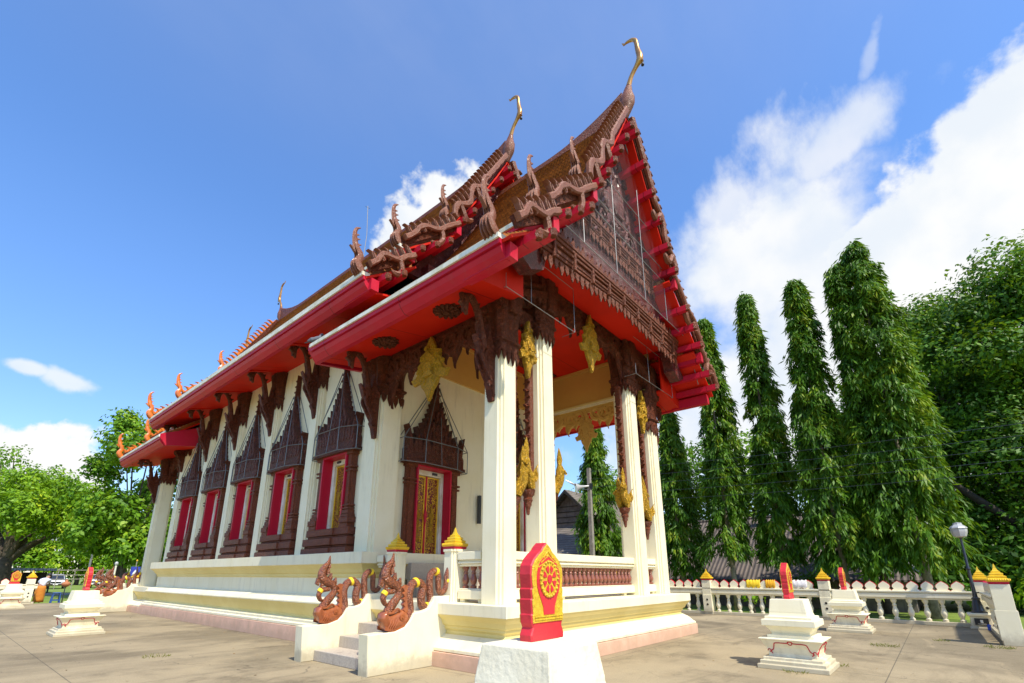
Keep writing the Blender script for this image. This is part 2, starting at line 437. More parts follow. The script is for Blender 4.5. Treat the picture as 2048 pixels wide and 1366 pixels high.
# ------------------------------------------------------------------ ground
def groundmat():
    m = bpy.data.materials.new('worn_concrete'); m.use_nodes = True; n = NT(m.node_tree)
    tcn = n.n('ShaderNodeTexCoord').outputs['Object']
    a = n.n('ShaderNodeTexNoise', {'Vector': tcn, 'Scale': 0.22, 'Detail': 9.0, 'Roughness': 0.62, 'Distortion': 0.6}).outputs[0]
    mpn = n.n('ShaderNodeMapping', {'Vector': tcn, 'Rotation': (0, 0, R(-12)), 'Scale': (0.34, 1.15, 1)}).outputs[0]
    st = n.n('ShaderNodeTexNoise', {'Vector': mpn, 'Scale': 0.9, 'Detail': 10.0, 'Roughness': 0.68, 'Distortion': 1.2}).outputs[0]
    fine = n.n('ShaderNodeTexNoise', {'Vector': tcn, 'Scale': 45.0, 'Detail': 4.0}).outputs[0]
    col = n.mix(n.ss(a, 0.40, 0.60), (0.37, 0.302, 0.19), (0.225, 0.184, 0.116))
    col = n.mix(n.m('MULTIPLY', n.ss(st, 0.50, 0.68), 0.5), col, (0.15, 0.12, 0.075))
    col = n.mix(n.m('MULTIPLY', n.ss(st, 0.45, 0.32), 0.5), col, (0.42, 0.335, 0.20))
    a2 = n.n('ShaderNodeTexNoise', {'Vector': tcn, 'Scale': 0.42, 'Detail': 7.0, 'Roughness': 0.7}).outputs[0]
    col = n.mix(n.m('MULTIPLY', n.ss(a2, 0.50, 0.68), 0.75), col, (0.115, 0.093, 0.06))
    col = n.mix(n.m('MULTIPLY', n.ss(fine, 0.35, 0.7), 0.35), col, (0.19, 0.15, 0.09))
    sp = n.n('ShaderNodeSeparateXYZ', {0: tcn})
    for ax, per, off in ((0, 4.1, 0.35), (1, 4.1, 1.2)):
        j = n.m('ABSOLUTE', n.m('SUBTRACT', n.m('FRACT', n.m('DIVIDE', n.m('ADD', sp.outputs[ax], off), per)), 0.5))
        col = n.mix(n.m('MULTIPLY', n.ss(j, 0.0026, 0.0012), 0.7), col, (0.08, 0.07, 0.055))
    dvv = n.n('ShaderNodeTexNoise', {'Vector': tcn, 'Scale': 1.4, 'Detail': 5.0}).outputs['Color']
    cv = n.n('ShaderNodeVectorMath', {0: tcn, 1: n.n('ShaderNodeVectorMath', {0: dvv, 1: (1.3, 1.3, 0)}, operation='MULTIPLY').outputs[0]}, operation='ADD').outputs[0]
    ck = n.n('ShaderNodeTexVoronoi', {'Vector': cv, 'Scale': 0.30}, feature='DISTANCE_TO_EDGE').outputs['Distance']
    col = n.mix(n.m('MULTIPLY', n.ss(ck, 0.0030, 0.0010), 0.5), col, (0.085, 0.07, 0.05))
    sk = n.n('ShaderNodeTexVoronoi', {'Vector': tcn, 'Scale': 22.0}).outputs['Distance']
    col = n.mix(n.m('MULTIPLY', n.ss(sk, 0.16, 0.06), 0.7), col, (0.50, 0.42, 0.29))
    bp_ = n.n('ShaderNodeBump', {'Height': fine, 'Strength': 0.35, 'Distance': 0.01})
    b = n.n('ShaderNodeBsdfPrincipled', {'Base Color': col, 'Roughness': 0.85, 'Normal': bp_.outputs[0], 'Specular IOR Level': 0.25})
    n.n('ShaderNodeOutputMaterial', {'Surface': b.outputs[0]})
    return m


GRASS = mat('lawn_grass', (0.19, 0.26, 0.03), (0.11, 0.18, 0.02), 0.9, ns=0.6, bump=0.8, bs=30)
ASPH = mat('road_asphalt', (0.24, 0.235, 0.235), (0.19, 0.185, 0.18), 0.9, ns=2)
tag(MB().box(-600, 600, -600, 900, -0.7, -0.22).build('ground', GRASS), kind='structure')
tag(MB().box(-15, 21.0, -30, 38.0, -0.6, 0.0).build('pavement', groundmat()), kind='structure')
tag(MB().add([(-60, 60, -0.215), (120, 60, -0.215), (120, 67, -0.215), (-60, 67, -0.215)], [(0, 1, 2, 3)]).build('road', ASPH), kind='structure')

# ------------------------------------------------------------------ temple
XC = 9.88
T = empty('temple', (0, 0, 0), label='cream temple hall with tiered brown tiled roof, red eaves and carved front gable', cat='temple')
XL, XR = 6.04, 13.72


def mirror_x(pts): return [(2 * XC - p[0],) + tuple(p[1:]) for p in pts]


HB = [(.09, 0), (.09, .33), (.07, .34), (.07, .40), (.03, .42), (.03, .48), (-.14, .50), (-.14, .56), (-.09, .66), (-.02, .80), (0.02, .86), (0.02, .89), (-.05, .97), (-.16, 1.03), (-.24, 1.05), (-.26, 1.06), (-.26, 1.44), (-.22, 1.47), (-.22, 1.53), (-.17, 1.56), (-.13, 1.64), (-.06, 1.71), (-.02, 1.74), (0, 1.75), (0, 2.0)]
PB = [(.09, 0), (.09, .24), (.065, .25), (.065, .30), (.02, .33), (-.08, .44), (-.18, .50), (-.21, .52), (-.21, .56), (-.17, .60), (-.17, .64), (-.13, .66), (-.09, .74), (-.03, .80), (-.01, .83), (0, .835), (0, 1.02)]


def split_base(name, prof, x0, x1, y0, y1, zp, ztop):
    """pink foot and cream mouldings as two stacked parts"""
    k = [i for i, p in enumerate(prof) if p[1] > zp][0]
    a = MB().rect(x0, x1, y0, y1, prof[:k]); p1 = a.build('foot_course', PINK, T, bevel=.008)
    b = MB(); b.rect(x0, x1, y0, y1, prof[k - 0:]); o = b.build(name, [CREAM, CREAMY], T, bevel=.006)
    me = o.data
    for p in me.polygons:     # yellow bounced shade is put into the colour of the recessed mouldings
        z = sum(me.vertices[v].co.z for v in p.vertices) / len(p.vertices)
        if name == 'hall_base': yel_shade = (.49 < z < .855) or (1.445 < z < 1.75)
        else: yel_shade = .505 < z < .835
        p.material_index = 1 if yel_shade else 0
    return o


split_base('hall_base', HB, XL, XR, 9.4, 24.9, .335, 2.0)
split_base("porch_base", PB, XL + .004, XR - .004, 5.26, 9.62, .245, 1.02)
split_base("porch_base", PB, XL + .004, XR - .004, 24.7, 29.2, .245, 1.02)

# hall walls with window openings on the camera side, doors in the front
WX = 6.5; WF, WB = 9.75, 24.55
WY = [11.45 + 2.82 * k for k in range(5)]; PY = [12.86 + 2.82 * k for k in range(4)]
b = MB()
ys = [WF]
for c in WY: ys += [c - .58, c + .58]
ys.append(WB)
for i in range(0, len(ys), 2): b.box(WX, WX + .5, ys[i], ys[i + 1], 2.0, 8.3)
for c in WY: b.box(WX, WX + .5, c - .58, c + .58, 2.0, 2.62); b.box(WX, WX + .5, c - .58, c + .58, 4.52, 8.3)
b.box(2 * XC - WX - .5, 2 * XC - WX, WF, WB, 2.0, 8.3)
xs = [WX + .5, 7.56, 8.72, 2 * XC - 8.72, 2 * XC - 7.56, 2 * XC - WX - .5]
for i in range(0, 6, 2): b.box(xs[i], xs[i + 1], WF, WF + .5, 2.0, 8.3)
for i in (1, 3): b.box(xs[i], xs[i + 1], WF, WF + .5, 4.2, 8.3)
b.box(WX + .5, 2 * XC - WX - .5, WB - .5, WB, 2.0, 8.3)
b.build('wall', CREAM, T)
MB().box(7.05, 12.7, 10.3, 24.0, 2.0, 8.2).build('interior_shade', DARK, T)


# pilasters with redented edges
def redent(hx, hy, d):
    q = [(hx, hy - 2 * d), (hx - d, hy - 2 * d), (hx - d, hy - d), (hx - 2 * d, hy - d), (hx - 2 * d, hy)]
    out = q + [(-x, y) for x, y in q[::-1]] + [(-x, -y) for x, y in q] + [(x, -y) for x, y in q[::-1]]
    return out


def shaft(cx, cy, hx, hy, d, levels):
    return MB().loops([[(cx + x * k, cy + y * k, z) for x, y in redent(hx, hy, d)] for k, z in levels])


def capital(cx, cy, h, z0, z1, name='capital', parent=None, drop=.22):
    """ribbed lotus capital with a fringe of hanging leaves; h = half width of the shaft"""
    b = MB(); H = z1 - z0
    def ring(k, z, amp=.05):
        n = 48; l = []
        for i in range(n):
            a = 2 * pi * i / n
            sq = 1 / max(abs(cos(a)), abs(sin(a)))
            sq = lerp(1.0, sq, .72)
            r = h * k * sq * (1 + amp * cos(12 * a))
            l.append((cx + r * cos(a), cy + r * sin(a), z))
        return l
    b.loops([ring(1.08, z0 + .0 * H), ring(1.16, z0 + .10 * H), ring(1.12, z0 + .17 * H, .02), ring(1.28, z0 + .19 * H, .02), ring(1.28, z0 + .23 * H, .02), ring(1.14, z0 + .26 * H),
             ring(1.14, z0 + .5 * H, .07), ring(1.20, z0 + .72 * H, .09), ring(1.34, z0 + .9 * H, .09), ring(1.37, z0 + .95 * H, .03), ring(1.37, z1, .03)])
    for i in range(16):      # hanging pointed leaves
        sd_, k = divmod(i, 4); u = (-.75 + .5 * k) * h
        w2 = .23 * h; dr = drop * (1.0 if k in (1, 2) else .75)
        tx = [(1, 0), (0, 1), (-1, 0), (0, -1)][sd_]; nx = (-tx[1], tx[0])
        f = lambda p, q, t: (cx + tx[0] * p + nx[0] * t, cy + tx[1] * p + nx[1] * t, z0 + q)
        b.ext([(u - w2, .03), (u - w2 * .9, -dr * .45), (u, -dr), (u + w2 * .9, -dr * .45), (u + w2, .03)], f, h * .98, h * 1.13, .012)
    return b.build(name, BROWN, parent or T, smooth=True, angle=38)


def bracket_mesh(name='eave_bracket'):
    """naga shaped eave bracket in the u (outward = -X), z plane; foot of the tail at the origin, 2.05 tall"""
    b = MB(); f = lambda u, v, t: (-u, t, v)
    b.ext([(-.02, .0), (.05, .0), (.10, .22), (.17, .34), (.15, .42), (.22, .62), (.32, .82), (.42, .98), (.52, 1.26), (.40, 1.12), (.37, 1.18), (.42, 1.40), (.46, 1.55), (.33, 1.42), (.26, 1.2), (.20, 1.28), (.16, 1.62), (.10, 1.38), (.04, 1.2), (-.02, 1.25)], f, -.075, .075, .015)
    P = path([(.30, 1.0), (.33, 1.25), (.37, 1.5), (.43, 1.72), (.53, 1.91), (.66, 2.0), (.76, 1.95), (.80, 1.84), (.79, 1.70), (.745, 1.58)], 4)
    b.sweep([(-p[0], 0, p[1]) for p in P], rs([.13, .11, .085, .075, .075, .085, .10, .10, .075, .03], len(P)), 8, flat=(1.0, .85))
    b.ext([(.66, 1.98), (.80, 2.05), (.93, 1.98), (.90, 1.86), (.95, 1.78), (.86, 1.72), (.84, 1.6), (.78, 1.66), (.74, 1.8)], f, -.045, .045, .01)
    b.ext([(.40, 1.66), (.30, 1.84), (.44, 1.78), (.40, 1.98), (.54, 1.88)], f, -.04, .04, .01)
    for k in range(5): b.sweep([(-.03 - .012 * k, -.09, .12 + .05 * k), (-.03 - .012 * k, .09, .12 + .05 * k)], .035, 6)
    for k in range(3):
        P = path([(.10 + .07 * k, .40 + .12 * k), (.22 + .07 * k, .62 + .1 * k), (.20 + .06 * k, .85 + .1 * k), (.10 + .05 * k, .95 + .1 * k)], 4)
        for sg in (-1, 1): b.sweep([(-p[0], sg * .08, p[1]) for p in P], rs([.025, .04, .03, .012], len(P)), 6)
    return b.build(name, BROWN, T, smooth=True, angle=40)


BR0 = bracket_mesh()


def bracket(x, y, z, s=1.0, mir=False, rz=0):
    o = BR0 if not BR0.get('used') else BR0.copy()
    if not BR0.get('used'): BR0['used'] = 1
    else: COL.objects.link(o); o.parent = T
    o.location = (x, y, z); o.scale = (-s if mir else s, s, s); o.rotation_euler = (0, 0, rz)
    return o


for y in PY:
    o = shaft(WX + .02, y, .20, .27, .045, [(1, 2.0), (1, 7.2)]).build('pilaster', CREAM, T)
    capital(WX + .06, y, .26, 6.85, 8.0, parent=o)
    bracket(WX - .16, y - .02, 5.82, 1.03)
for y, z in ((9.98, 5.95), (24.32, 6.85)):
    o = shaft(WX + .22, y, .36, .36, .05, [(1, 2.0), (1, z + .3)]).build('pilaster', CREAM, T)
    capital(WX + .2, y, .34, z - .15, z + .88, parent=o, drop=.28)
bracket(WX - .16, 9.74, 4.66, 1.0)
bracket(WX - .16, 24.3, 5.82, 1.0)
o = shaft(2 * XC - WX - .22, 9.98, .36, .36, .05, [(1, 2.0), (1, 6.2)]).build('pilaster', CREAM, T)
capital(2 * XC - WX - .2, 9.98, .34, 5.8, 6.83, parent=o)

# free columns of both porches
for cx, zc, zt in ((6.6, 5.72, 6.82), (7.86, 6.62, 7.75), (11.90, 6.62, 7.75), (13.16, 5.72, 6.82)):
    o = shaft(cx, 5.92, .265, .265, .048, [(1.0, 1.02), (.97, zc + .3)]).build('column', CREAM, T, bevel=.004)
    capital(cx, 5.92, .262, zc, zt, parent=o, drop=.26)
for cx in (6.55, 7.86, 11.90, 13.2):
    o = shaft(cx, 26.95, .30, .26, .048, [(1.0, 1.02), (.95, 6.0)]).build('column', CREAM, T)
    capital(cx, 26.95, .27, 5.75, 6.82, parent=o)
bracket(6.34, 5.9, 4.68, .98); bracket(13.42, 5.9, 4.68, .98, True)
bracket(6.2, 26.95, 4.68, .98)


# ------------------------------------------------------------------ windows (side) and doors (front): built facing -X, centred on the origin at the sill line
def pediment_mesh(hw, z0, z1, f, d0, band):
    """tiered flame pediment tapering into a spire; f(u, v, t) with t outward from the wall"""
    b = MB()
    b.ext([(-hw, z0), (hw, z0), (hw, z0 + band * .5), (hw * .96, z0 + band * .62), (-hw * .96, z0 + band * .62), (-hw, z0 + band * .5)], f, 0, d0, .015)
    b.ext([(-hw * 1.03, z0 - .05), (hw * 1.03, z0 - .05), (hw * 1.03, z0 + .045), (-hw * 1.03, z0 + .045)], f, -.005, d0 + .04, .012)
    H = z1 - z0 - band * .6; zb = z0 + band * .6
    prof = [(0, .90), (.05, .68), (.12, .48), (.22, .325), (.33, .22), (.46, .135), (.60, .08), (.74, .045), (.88, .027), (1.0, .010)]
    pts = [(hw * .93 * k, zb + H * t) for t, k in prof]
    b.ext([(-u, v) for u, v in pts] + pts[::-1], f, .004, d0 * .62, .012)
    for r in range(8):       # rows of flame leaves
        t = r / 8 * .56
        kk = np.interp(t, [p[0] for p in prof], [p[1] for p in prof]) * hw * .98
        n = max(1, int(round(kk / (hw * .15))))
        hh = band * (.80 if r == 0 else .62 - .03 * r)
        for i in range(-n, n + 1):
            u = kk * i / n if n else 0
            fl = flame(hh * (1.45 if abs(i) == n else 1), (kk / n * 1.05 if n > 1 else kk * .8) * (.8 if abs(i) == n else 1), .18 * (-1 if i > 0 else 1 if i < 0 else 0) * -1, 5)
            b.ext([(u + p, zb - .12 + H * t + q) for p, q in fl], f, .01 + .002 * (i % 3), d0 * (1.0 - .42 * t / .62) + .006 * (i % 2) + .015, .012)
    for r in range(5):
        t = .63 + r * .07; kk = np.interp(t, [p[0] for p in prof], [p[1] for p in prof]) * hw * 1.3
        b.ext([(-kk, zb + H * t), (kk, zb + H * t), (kk * .9, zb + H * t + .045), (-kk * .9, zb + H * t + .045)], f, .01, d0 * .66 + .02, .01)
    return b


def jamb_mesh(b, uo, ui, z0, z1, f, d0):
    """moulded jamb, wider and stepped at foot and head; uo outer, ui inner edge"""
    sg = 1 if uo > ui else -1; wj = abs(uo - ui)
    lv = [(0, z0, .10, .06), (.06, z0 + .10, .10, .06), (.10, z0 + .12, .16, .10), (.16, z0 + .26, .12, .08), (.30, z0 + .30, .06, .04), (.34, z0 + .42, .05, .035)]
    b.ext([(ui, z0), (uo, z0), (uo, z1), (ui, z1)], f, .003, d0 * .8, .015)
    b.ext([(ui + sg * wj * .2, z0), (uo - sg * wj * .2, z0), (uo - sg * wj * .2, z1), (ui + sg * wj * .2, z1)], f, .006, d0, .025)
    def band(z, h, o, dd): b.ext([(ui - 0 * sg, z), (uo + sg * o * .75, z), (uo + sg * o * .75, z + h), (ui, z + h)], f, .001 + dd * .01, d0 + dd * .6, .014)
    band(z0, .12, .13, .09); band(z0 + .122, .14, .17, .12); band(z0 + .264, .07, .11, .075); band(z0 + .336, .10, .07, .045); band(z0 + .45, .05, .05, .035); band(z0 + .53, .05, .06, .04)
    band(z1 - .58, .05, .05, .035); band(z1 - .48, .05, .06, .045); band(z1 - .14, .138, .06, .05)


def cage(hw, z0, z1, zt, d, f, mats=WIRED):
    """wire bird guard: two bands and ribs to the apex"""
    b = MB(); r = .012
    def seg(a, c, rr=r): b.sweep([f(*a), f(*c)], rr, 5)
    for z in (z0, z1):
        p = [(-hw, z, 0), (-hw, z, d * .55), (-hw * .5, z, d), (hw * .5, z, d), (hw, z, d * .55), (hw, z, 0)]
        for a, c in zip(p, p[1:]): seg(a, c)
    for u, t in ((-hw, 0), (-hw, d * .55), (-hw * .5, d), (hw * .5, d), (hw, d * .55), (hw, 0)):
        seg((u, z0, t), (u, z1, t)); seg((u, z1, t), (u * .06, zt, max(t, .02) * .4))
    seg((0, z0, d), (0, z1 + (zt - z1) * .45, d * .75), .009)
    return b


def cage_net(hw, z0, z1, zt, d, f):
    b = MB(); q = [(-hw, d * .05), (-hw, d * .55), (-hw * .5, d), (hw * .5, d), (hw, d * .55), (hw, d * .05)]
    b.loops([[f(u, z0, t) for u, t in q], [f(u, z1, t) for u, t in q], [f(u * .06, zt, t * .4 + .02) for u, t in q]], cap=False, closed=False)
    return b


fW = lambda u, v, t: (-t, u, v)       # side windows: u along Y, outward -X
fD = lambda u, v, t: (u, -t, v)       # front doors: u along X, outward -Y


def opening_frame(f, hw, z0, z1, dep):
    """white inner frame set back in a red reveal"""
    b = MB()
    b.mi = 1        # red reveal faces lining the opening
    for sg in (-1, 1): b.ext([(sg * hw, z0), (sg * (hw - .045), z0), (sg * (hw - .045), z1), (sg * hw, z1)], f, -dep, .19)
    b.ext([(-hw + .045, z1), (hw - .045, z1), (hw - .045, z1 - .045), (-hw + .045, z1 - .045)], f, -dep, .188)
    b.mi = 0
    h2 = hw - .047
    for sg in (-1, 1): b.ext([(sg * h2, z0 + .01), (sg * (h2 - .10), z0 + .01), (sg * (h2 - .10), z1 - .05), (sg * h2, z1 - .05)], f, -dep + .02, -dep + .16, .012)
    b.ext([(-h2 + .10, z1 - .05), (h2 - .10, z1 - .05), (h2 - .10, z1 - .19), (-h2 + .10, z1 - .19)], f, -dep + .02, -dep + .158, .012)
    b.ext([(-h2, z0 + .008), (h2, z0 + .008), (h2, z0 - .03), (-h2, z0 - .03)], f, -dep + .01, -dep + .2)
    b.mi = 2
    b.ext([(.12, z1 - .09), (.28, z1 - .09), (.28, z1 - .15), (.12, z1 - .15)], f, -dep + .15, -dep + .19)
    return b


def figure(b, u0, z0, h, f, t0, t1):
    """standing deity in low relief on a pedestal"""
    P = [(-.17, 0), (.17, 0), (.17, .05), (.13, .06), (.13, .11), (.16, .12), (.16, .15), (.06, .16), (.07, .30), (.10, .42), (.08, .52), (.07, .58), (.12, .62), (.14, .70), (.10, .76), (.035, .78), (.035, .80), (.055, .83), (.05, .88), (.025, .92), (.0, 1.0)]
    pts = [(u0 + x * h * .62, z0 + z * h) for x, z in P]; pts2 = [(u0 - x * h * .62, z0 + z * h) for x, z in P[1:-1]][::-1]
    b.ext(pts + pts2, f, t0, t1, .008)


def leaf_panel(f, u0, u1, z0, z1, t):
    b = MB(); b.mi = 0
    b.ext([(u0, z0), (u1, z0), (u1, z1), (u0, z1)], f, t, t + .03)
    b.mi = 1
    e = .035
    for a, c, d, g in ((u0, u0 + e, z0, z1), (u1 - e, u1, z0, z1)): b.ext([(a, d), (c, d), (c, g), (a, g)], f, t + .031, t + .05)
    for d, g in ((z0, z0 + e), (z1 - e, z1)): b.ext([(u0 + e, d), (u1 - e, d), (u1 - e, g), (u0 + e, g)], f, t + .031, t + .048)
    b.mi = 2
    figure(b, (u0 + u1) / 2, z0 + (z1 - z0) * .22, (z1 - z0) * .46, f, t + .025, t + .055)
    return b


def make_window(name, hw, z1, f, base, ped_h, dep=.24, door=False):
    win = opening_frame(f, hw, 0, z1, dep).build(name, [WHITE, RED, IRON], T)
    jw = .25 if not door else .28
    for sg in (-1, 1): b = MB(); jamb_mesh(b, sg * (hw + jw), sg * (hw - .01), -.02 if not door else -.30, z1 + .06, f, .16); b.build('jamb', BROWNF, win)
    if base:
        b = MB(); o = hw + jw
        for z, h, ex, d in ((-base, .15, .25, .40), (-base + .15, .05, .19, .34), (-base + .20, .19, .23, .38), (-base + .39, .05, .13, .30), (-base + .44, base - .44, .17, .33)):
            b.ext([(-o - ex, z), (o + ex, z), (o + ex, z + h - .002), (-o - ex, z + h - .002)], f, .002 + d * .01, d - .12, .02)
            b.ext([(-o * .42, z + .004), (o * .42, z + .004), (o * .42, z + h - .006), (-o * .42, z + h - .006)], f, .001, d - .09, .02)
        b.build('base', BROWNF, win)
    pediment_mesh(hw + jw + .11, z1 + .05, z1 + ped_h, f, .24, .60).build('pediment', BROWN, win)
    c = cage(hw + jw + .24, z1 + .0, z1 + .60, z1 + .05 + (ped_h - .05) * .76, .44, f).build('wire_cage', WIRED, win)
    cage_net(hw + jw + .23, z1 + .0, z1 + .60, z1 + .05 + (ped_h - .05) * .76, .43, f).build('net', NETW, win)
    h2 = hw - .148
    for sg in (-1, 1):
        u = sorted((sg * .025, sg * h2))
        leaf_panel(f, u[0], u[1], .03 if door else .02, z1 - .20, -dep + .03).build('door_leaf' if door else 'shutter', [SCROLL, GOLDP, GOLD], win)
    b = MB(); b.ext([(-.03, .02), (.03, .02), (.03, z1 - .2), (-.03, z1 - .2)], f, -dep + .05, -dep + .10, .01); b.ext([(-.03, z1 * .42), (0, z1 * .38), (.03, z1 * .42), (.05, z1 * .5), (0, z1 * .58), (-.05, z1 * .5)], f, -dep + .06, -dep + .12, .01)
    b.build('meeting_bar', RED, win)
    return win


w0 = make_window('window', .58, 1.90, fW, .62, 3.05)
for i, y in enumerate(WY):
    o = w0 if i == 0 else copy_tree(w0, T)
    o.location = (WX, y, 2.62)
d0 = make_window('door', .58, 2.42, fD, 0, 2.95, .24, True)
for i, x in enumerate((8.14, 2 * XC - 8.14)):
    o = d0 if i == 0 else copy_tree(d0, T)
    o.location = (x, WF, 1.80)
MB().box(7.3, 12.46, 9.0, 9.42, 1.02, 1.40).box(7.3, 12.46, 9.28, 9.72, 1.40, 1.78).build('door_step', STEP, T, bevel=.01)

# ------------------------------------------------------------------ roofs
RT1 = [(0.0, 13.78), (.55, 12.72), (1.2, 11.56), (1.8, 10.58), (2.40, 9.70)]
RT2 = [(2.05, 9.62), (2.7, 9.02), (3.3, 8.50), (3.95, 7.98)]
RT3 = [(3.5, 7.98), (4.1, 7.52), (4.85, 6.98)]


def tile_slab(b, prof, y0, y1, dz, sg):
    """stepped tile courses down a slope, with thickness"""
    pts = []
    for (d0_, z0_), (d1, z1) in zip(prof, prof[1:]):
        n = max(2, int(math.hypot(d1 - d0_, z1 - z0_) / .13))
        for k in range(n): pts.append((lerp(d0_, d1, k / n), lerp(z0_, z1, k / n)))
    pts.append(prof[-1]); top = []
    for (d0_, z0_), (d1, z1) in zip(pts, pts[1:]):
        L = math.hypot(d1 - d0_, z1 - z0_); nx, nz = -(z1 - z0_) / L, (d1 - d0_) / L
        top += [(d0_, z0_), (d1 + nx * .028, z1 + nz * .028)]
    top.append(pts[-1])
    und = [(d - .02, z - .11) for d, z in pts[::-1]]
    L = top + und
    f = lambda u, v, t: (XC + sg * u, t, v + dz)
    b.ext(L, f, y0, y1)


def soffit_slab(b, prof, y0, y1, dz, sg):
    f = lambda u, v, t: (XC + sg * u, t, v + dz)
    b.ext([(d - .03, z - .12) for d, z in prof] + [(d - .05, z - .17) for d, z in prof[::-1]], f, y0, y1)


def fascia(d, z, y0, y1, dz, sg, parent, drop=.43):
    f = lambda u, v, t: (XC + sg * u, t, v + dz)
    b = MB(); b.mi = 0
    b.ext([(d - .14, z + .012), (d + .055, z - .012), (d + .055, z - .10), (d - .14, z - .10)], f, y0, y1)
    b.mi = 1
    b.ext([(d - .20, z - .102), (d + .02, z - .102), (d + .015, z - .19), (d - .035, z - .20), (d - .035, z - .235), (d - .005, z - .25), (d - .05, z - .33), (d - .16, z - drop), (d - .26, z - drop), (d - .26, z - .2)], f, y0 + .004, y1 - .004)
    return b.build('fascia', [WHITE, RED], parent)


def hang_hong(parent, d, z, y, sg, m=None):
    """flame shaped eave finial of three flowing ribs with barbs, rising about a metre"""
    b = MB(); f = lambda u, v, t: (XC + sg * (d + u), y + t, z + v)
    for k, t in enumerate((-.12, -.04, .04, .12)):
        o = .015 * abs(k - 1.5)
        P = path([(-.16, -.02), (-.03 - o, .08), (.03 - o, .22), (-.05, .36), (-.04, .48), (.03, .60), (.06, .74)], 5)
        b.sweep([f(p[0], p[1], t * (1 - .72 * max(0, p[1]) / .8)) for p in P], rs([.045, .062, .058, .052, .048, .042, .02], len(P)), 7, flat=(.62, 1.5), up=(0, 1, 0))
    P = path([(.0, .50), (.05, .66), (.09, .84), (.10, 1.0), (.06, 1.12), (-.03, 1.19)], 5)
    b.sweep([f(p[0], p[1], 0) for p in P], rs([.06, .075, .06, .045, .03, .008], len(P)), 8, flat=(.55, 1.15), up=(0, 1, 0))
    for v, u, s_ in ((.50, -.03, .10), (.66, .02, .10), (.80, .05, .09), (.92, .06, .07)):
        b.ext([(u, v), (u - s_ * 1.1, v + s_ * .9), (u + .02, v + s_ * .75)], f, -.02, .02, .004)
    b.ext([(.05, .46), (.2, .60), (.08, .60)], f, -.035, .035, .006)
    return b.build('eave_finial', m or COPPER, parent, smooth=True, angle=45)


def barge(parent, p0, p1, y, dz, sg, n, wave, yd, m=None):
    """wavy naga barge board with a row of curved fins; p0 upper, p1 lower (d, z); yd -1 front, +1 rear"""
    dx, dzz = p1[0] - p0[0], p1[1] - p0[1]; L = math.hypot(dx, dzz); ex, ez = dx / L, dzz / L; nx, nz = -ez, ex
    f = lambda s_, v, t: (XC + sg * (p0[0] + ex * s_ + nx * v), y + yd * t, p0[1] + dz + ez * s_ + nz * v)
    b = MB()
    S_ = np.linspace(0, 1, 46)
    if wave:            # flowing naga body: straight, a hump, then level; a hook curls below it
        P = [(L * q, .05 + .15 * math.exp(-((q - .66) / .15) ** 2) - .04 * math.exp(-((q - .40) / .10) ** 2)) for q in S_]
        b.ext([(q, v + .07) for q, v in P] + [(q, v - .06 - .02 * abs(sin(q * 9))) for q, v in P[::-1]], f, .0, .13, .03)
        P = path([(L * .38, .0), (L * .40, -.13), (L * .44, -.25), (L * .52, -.31), (L * .60, -.27), (L * .63, -.19)], 5)
        b.sweep([f(p[0], p[1], .06) for p in P], rs([.085, .085, .082, .078, .07, .035], len(P)), 6, flat=(1, .9))
    else:               # long upper board: straight, then two waves with drops
        P = [(L * q, .05 + (0 if q < .44 else .11 * sin((q - .44) / .27 * 2 * pi) * min(1, (q - .44) / .08) * -1)) for q in S_]
        b.ext([(q, v + .085) for q, v in P] + [(q, v - .075 - .02 * abs(sin(q * 8))) for q, v in P[::-1]], f, .0, .14, .035)
        for a in (.60, .87):
            P = path([(L * a, .12), (L * (a + .015), -.04), (L * (a + .035), -.20), (L * (a + .035), -.34), (L * (a + .0), -.42), (L * (a - .02), -.38)], 5)
            b.sweep([f(p[0], p[1], .06) for p in P], rs([.09, .10, .095, .085, .07, .03], len(P)), 6, flat=(1, .9))
    b.mi = 1            # flat carved backing strip along the board
    b.ext([(-.02, -.10), (L * 1.0, -.10), (L * 1.0, .11), (-.02, .11)], f, -.06, .012)
    o = b.build('barge_board', [m or COPPER, BROWN], parent, smooth=True, angle=40)
    b = MB()
    for k in range(n):
        s_ = L * (.05 + .90 * (k + .5) / n) - .03
        h = .37 if not wave else .33
        b.ext([(s_ - .055, .04), (s_ - .075, .15), (s_ - .06, .25), (s_ - .01, h - .02), (s_ + .09, h + .035), (s_ + .035, h - .05), (s_ + .045, .24), (s_ + .045, .14), (s_ + .05, .04)], f, -.02, .10, .018)
        b.ext([(s_ - .022, .08), (s_ - .03, .2), (s_ - .0, h - .06), (s_ + .02, .2), (s_ + .015, .08)], f, .095, .118, .006)
    b.build('fin_row', m or COPPER, o, smooth=True, angle=50)
    b = MB()            # carved bosses on the purlin heads
    return o


def purlins(parent, prof, fr, y0, y1, dz, sg, yd):
    b = MB()
    for t in fr:
        d = np.interp(t, [0, 1], [prof[0][0], prof[-1][0]]); z = np.interp(d, [p[0] for p in prof], [p[1] for p in prof])
        a, c = XC + sg * (d - .17), XC + sg * (d - .02)
        b.mi = 0; b.box(min(a, c), max(a, c), min(y0, y1), max(y0, y1), z + dz - .36, z + dz - .20)
        b.mi = 1
        ye = y0
        b.lathe([(.03, -.09), (.07, -.07), (.082, 0), (.07, .07), (.03, .09)], ((a + c) / 2, ye, z + dz - .28), 8)
    return b.build('purlin', [RED, BROWNF], parent, smooth=True, angle=40)


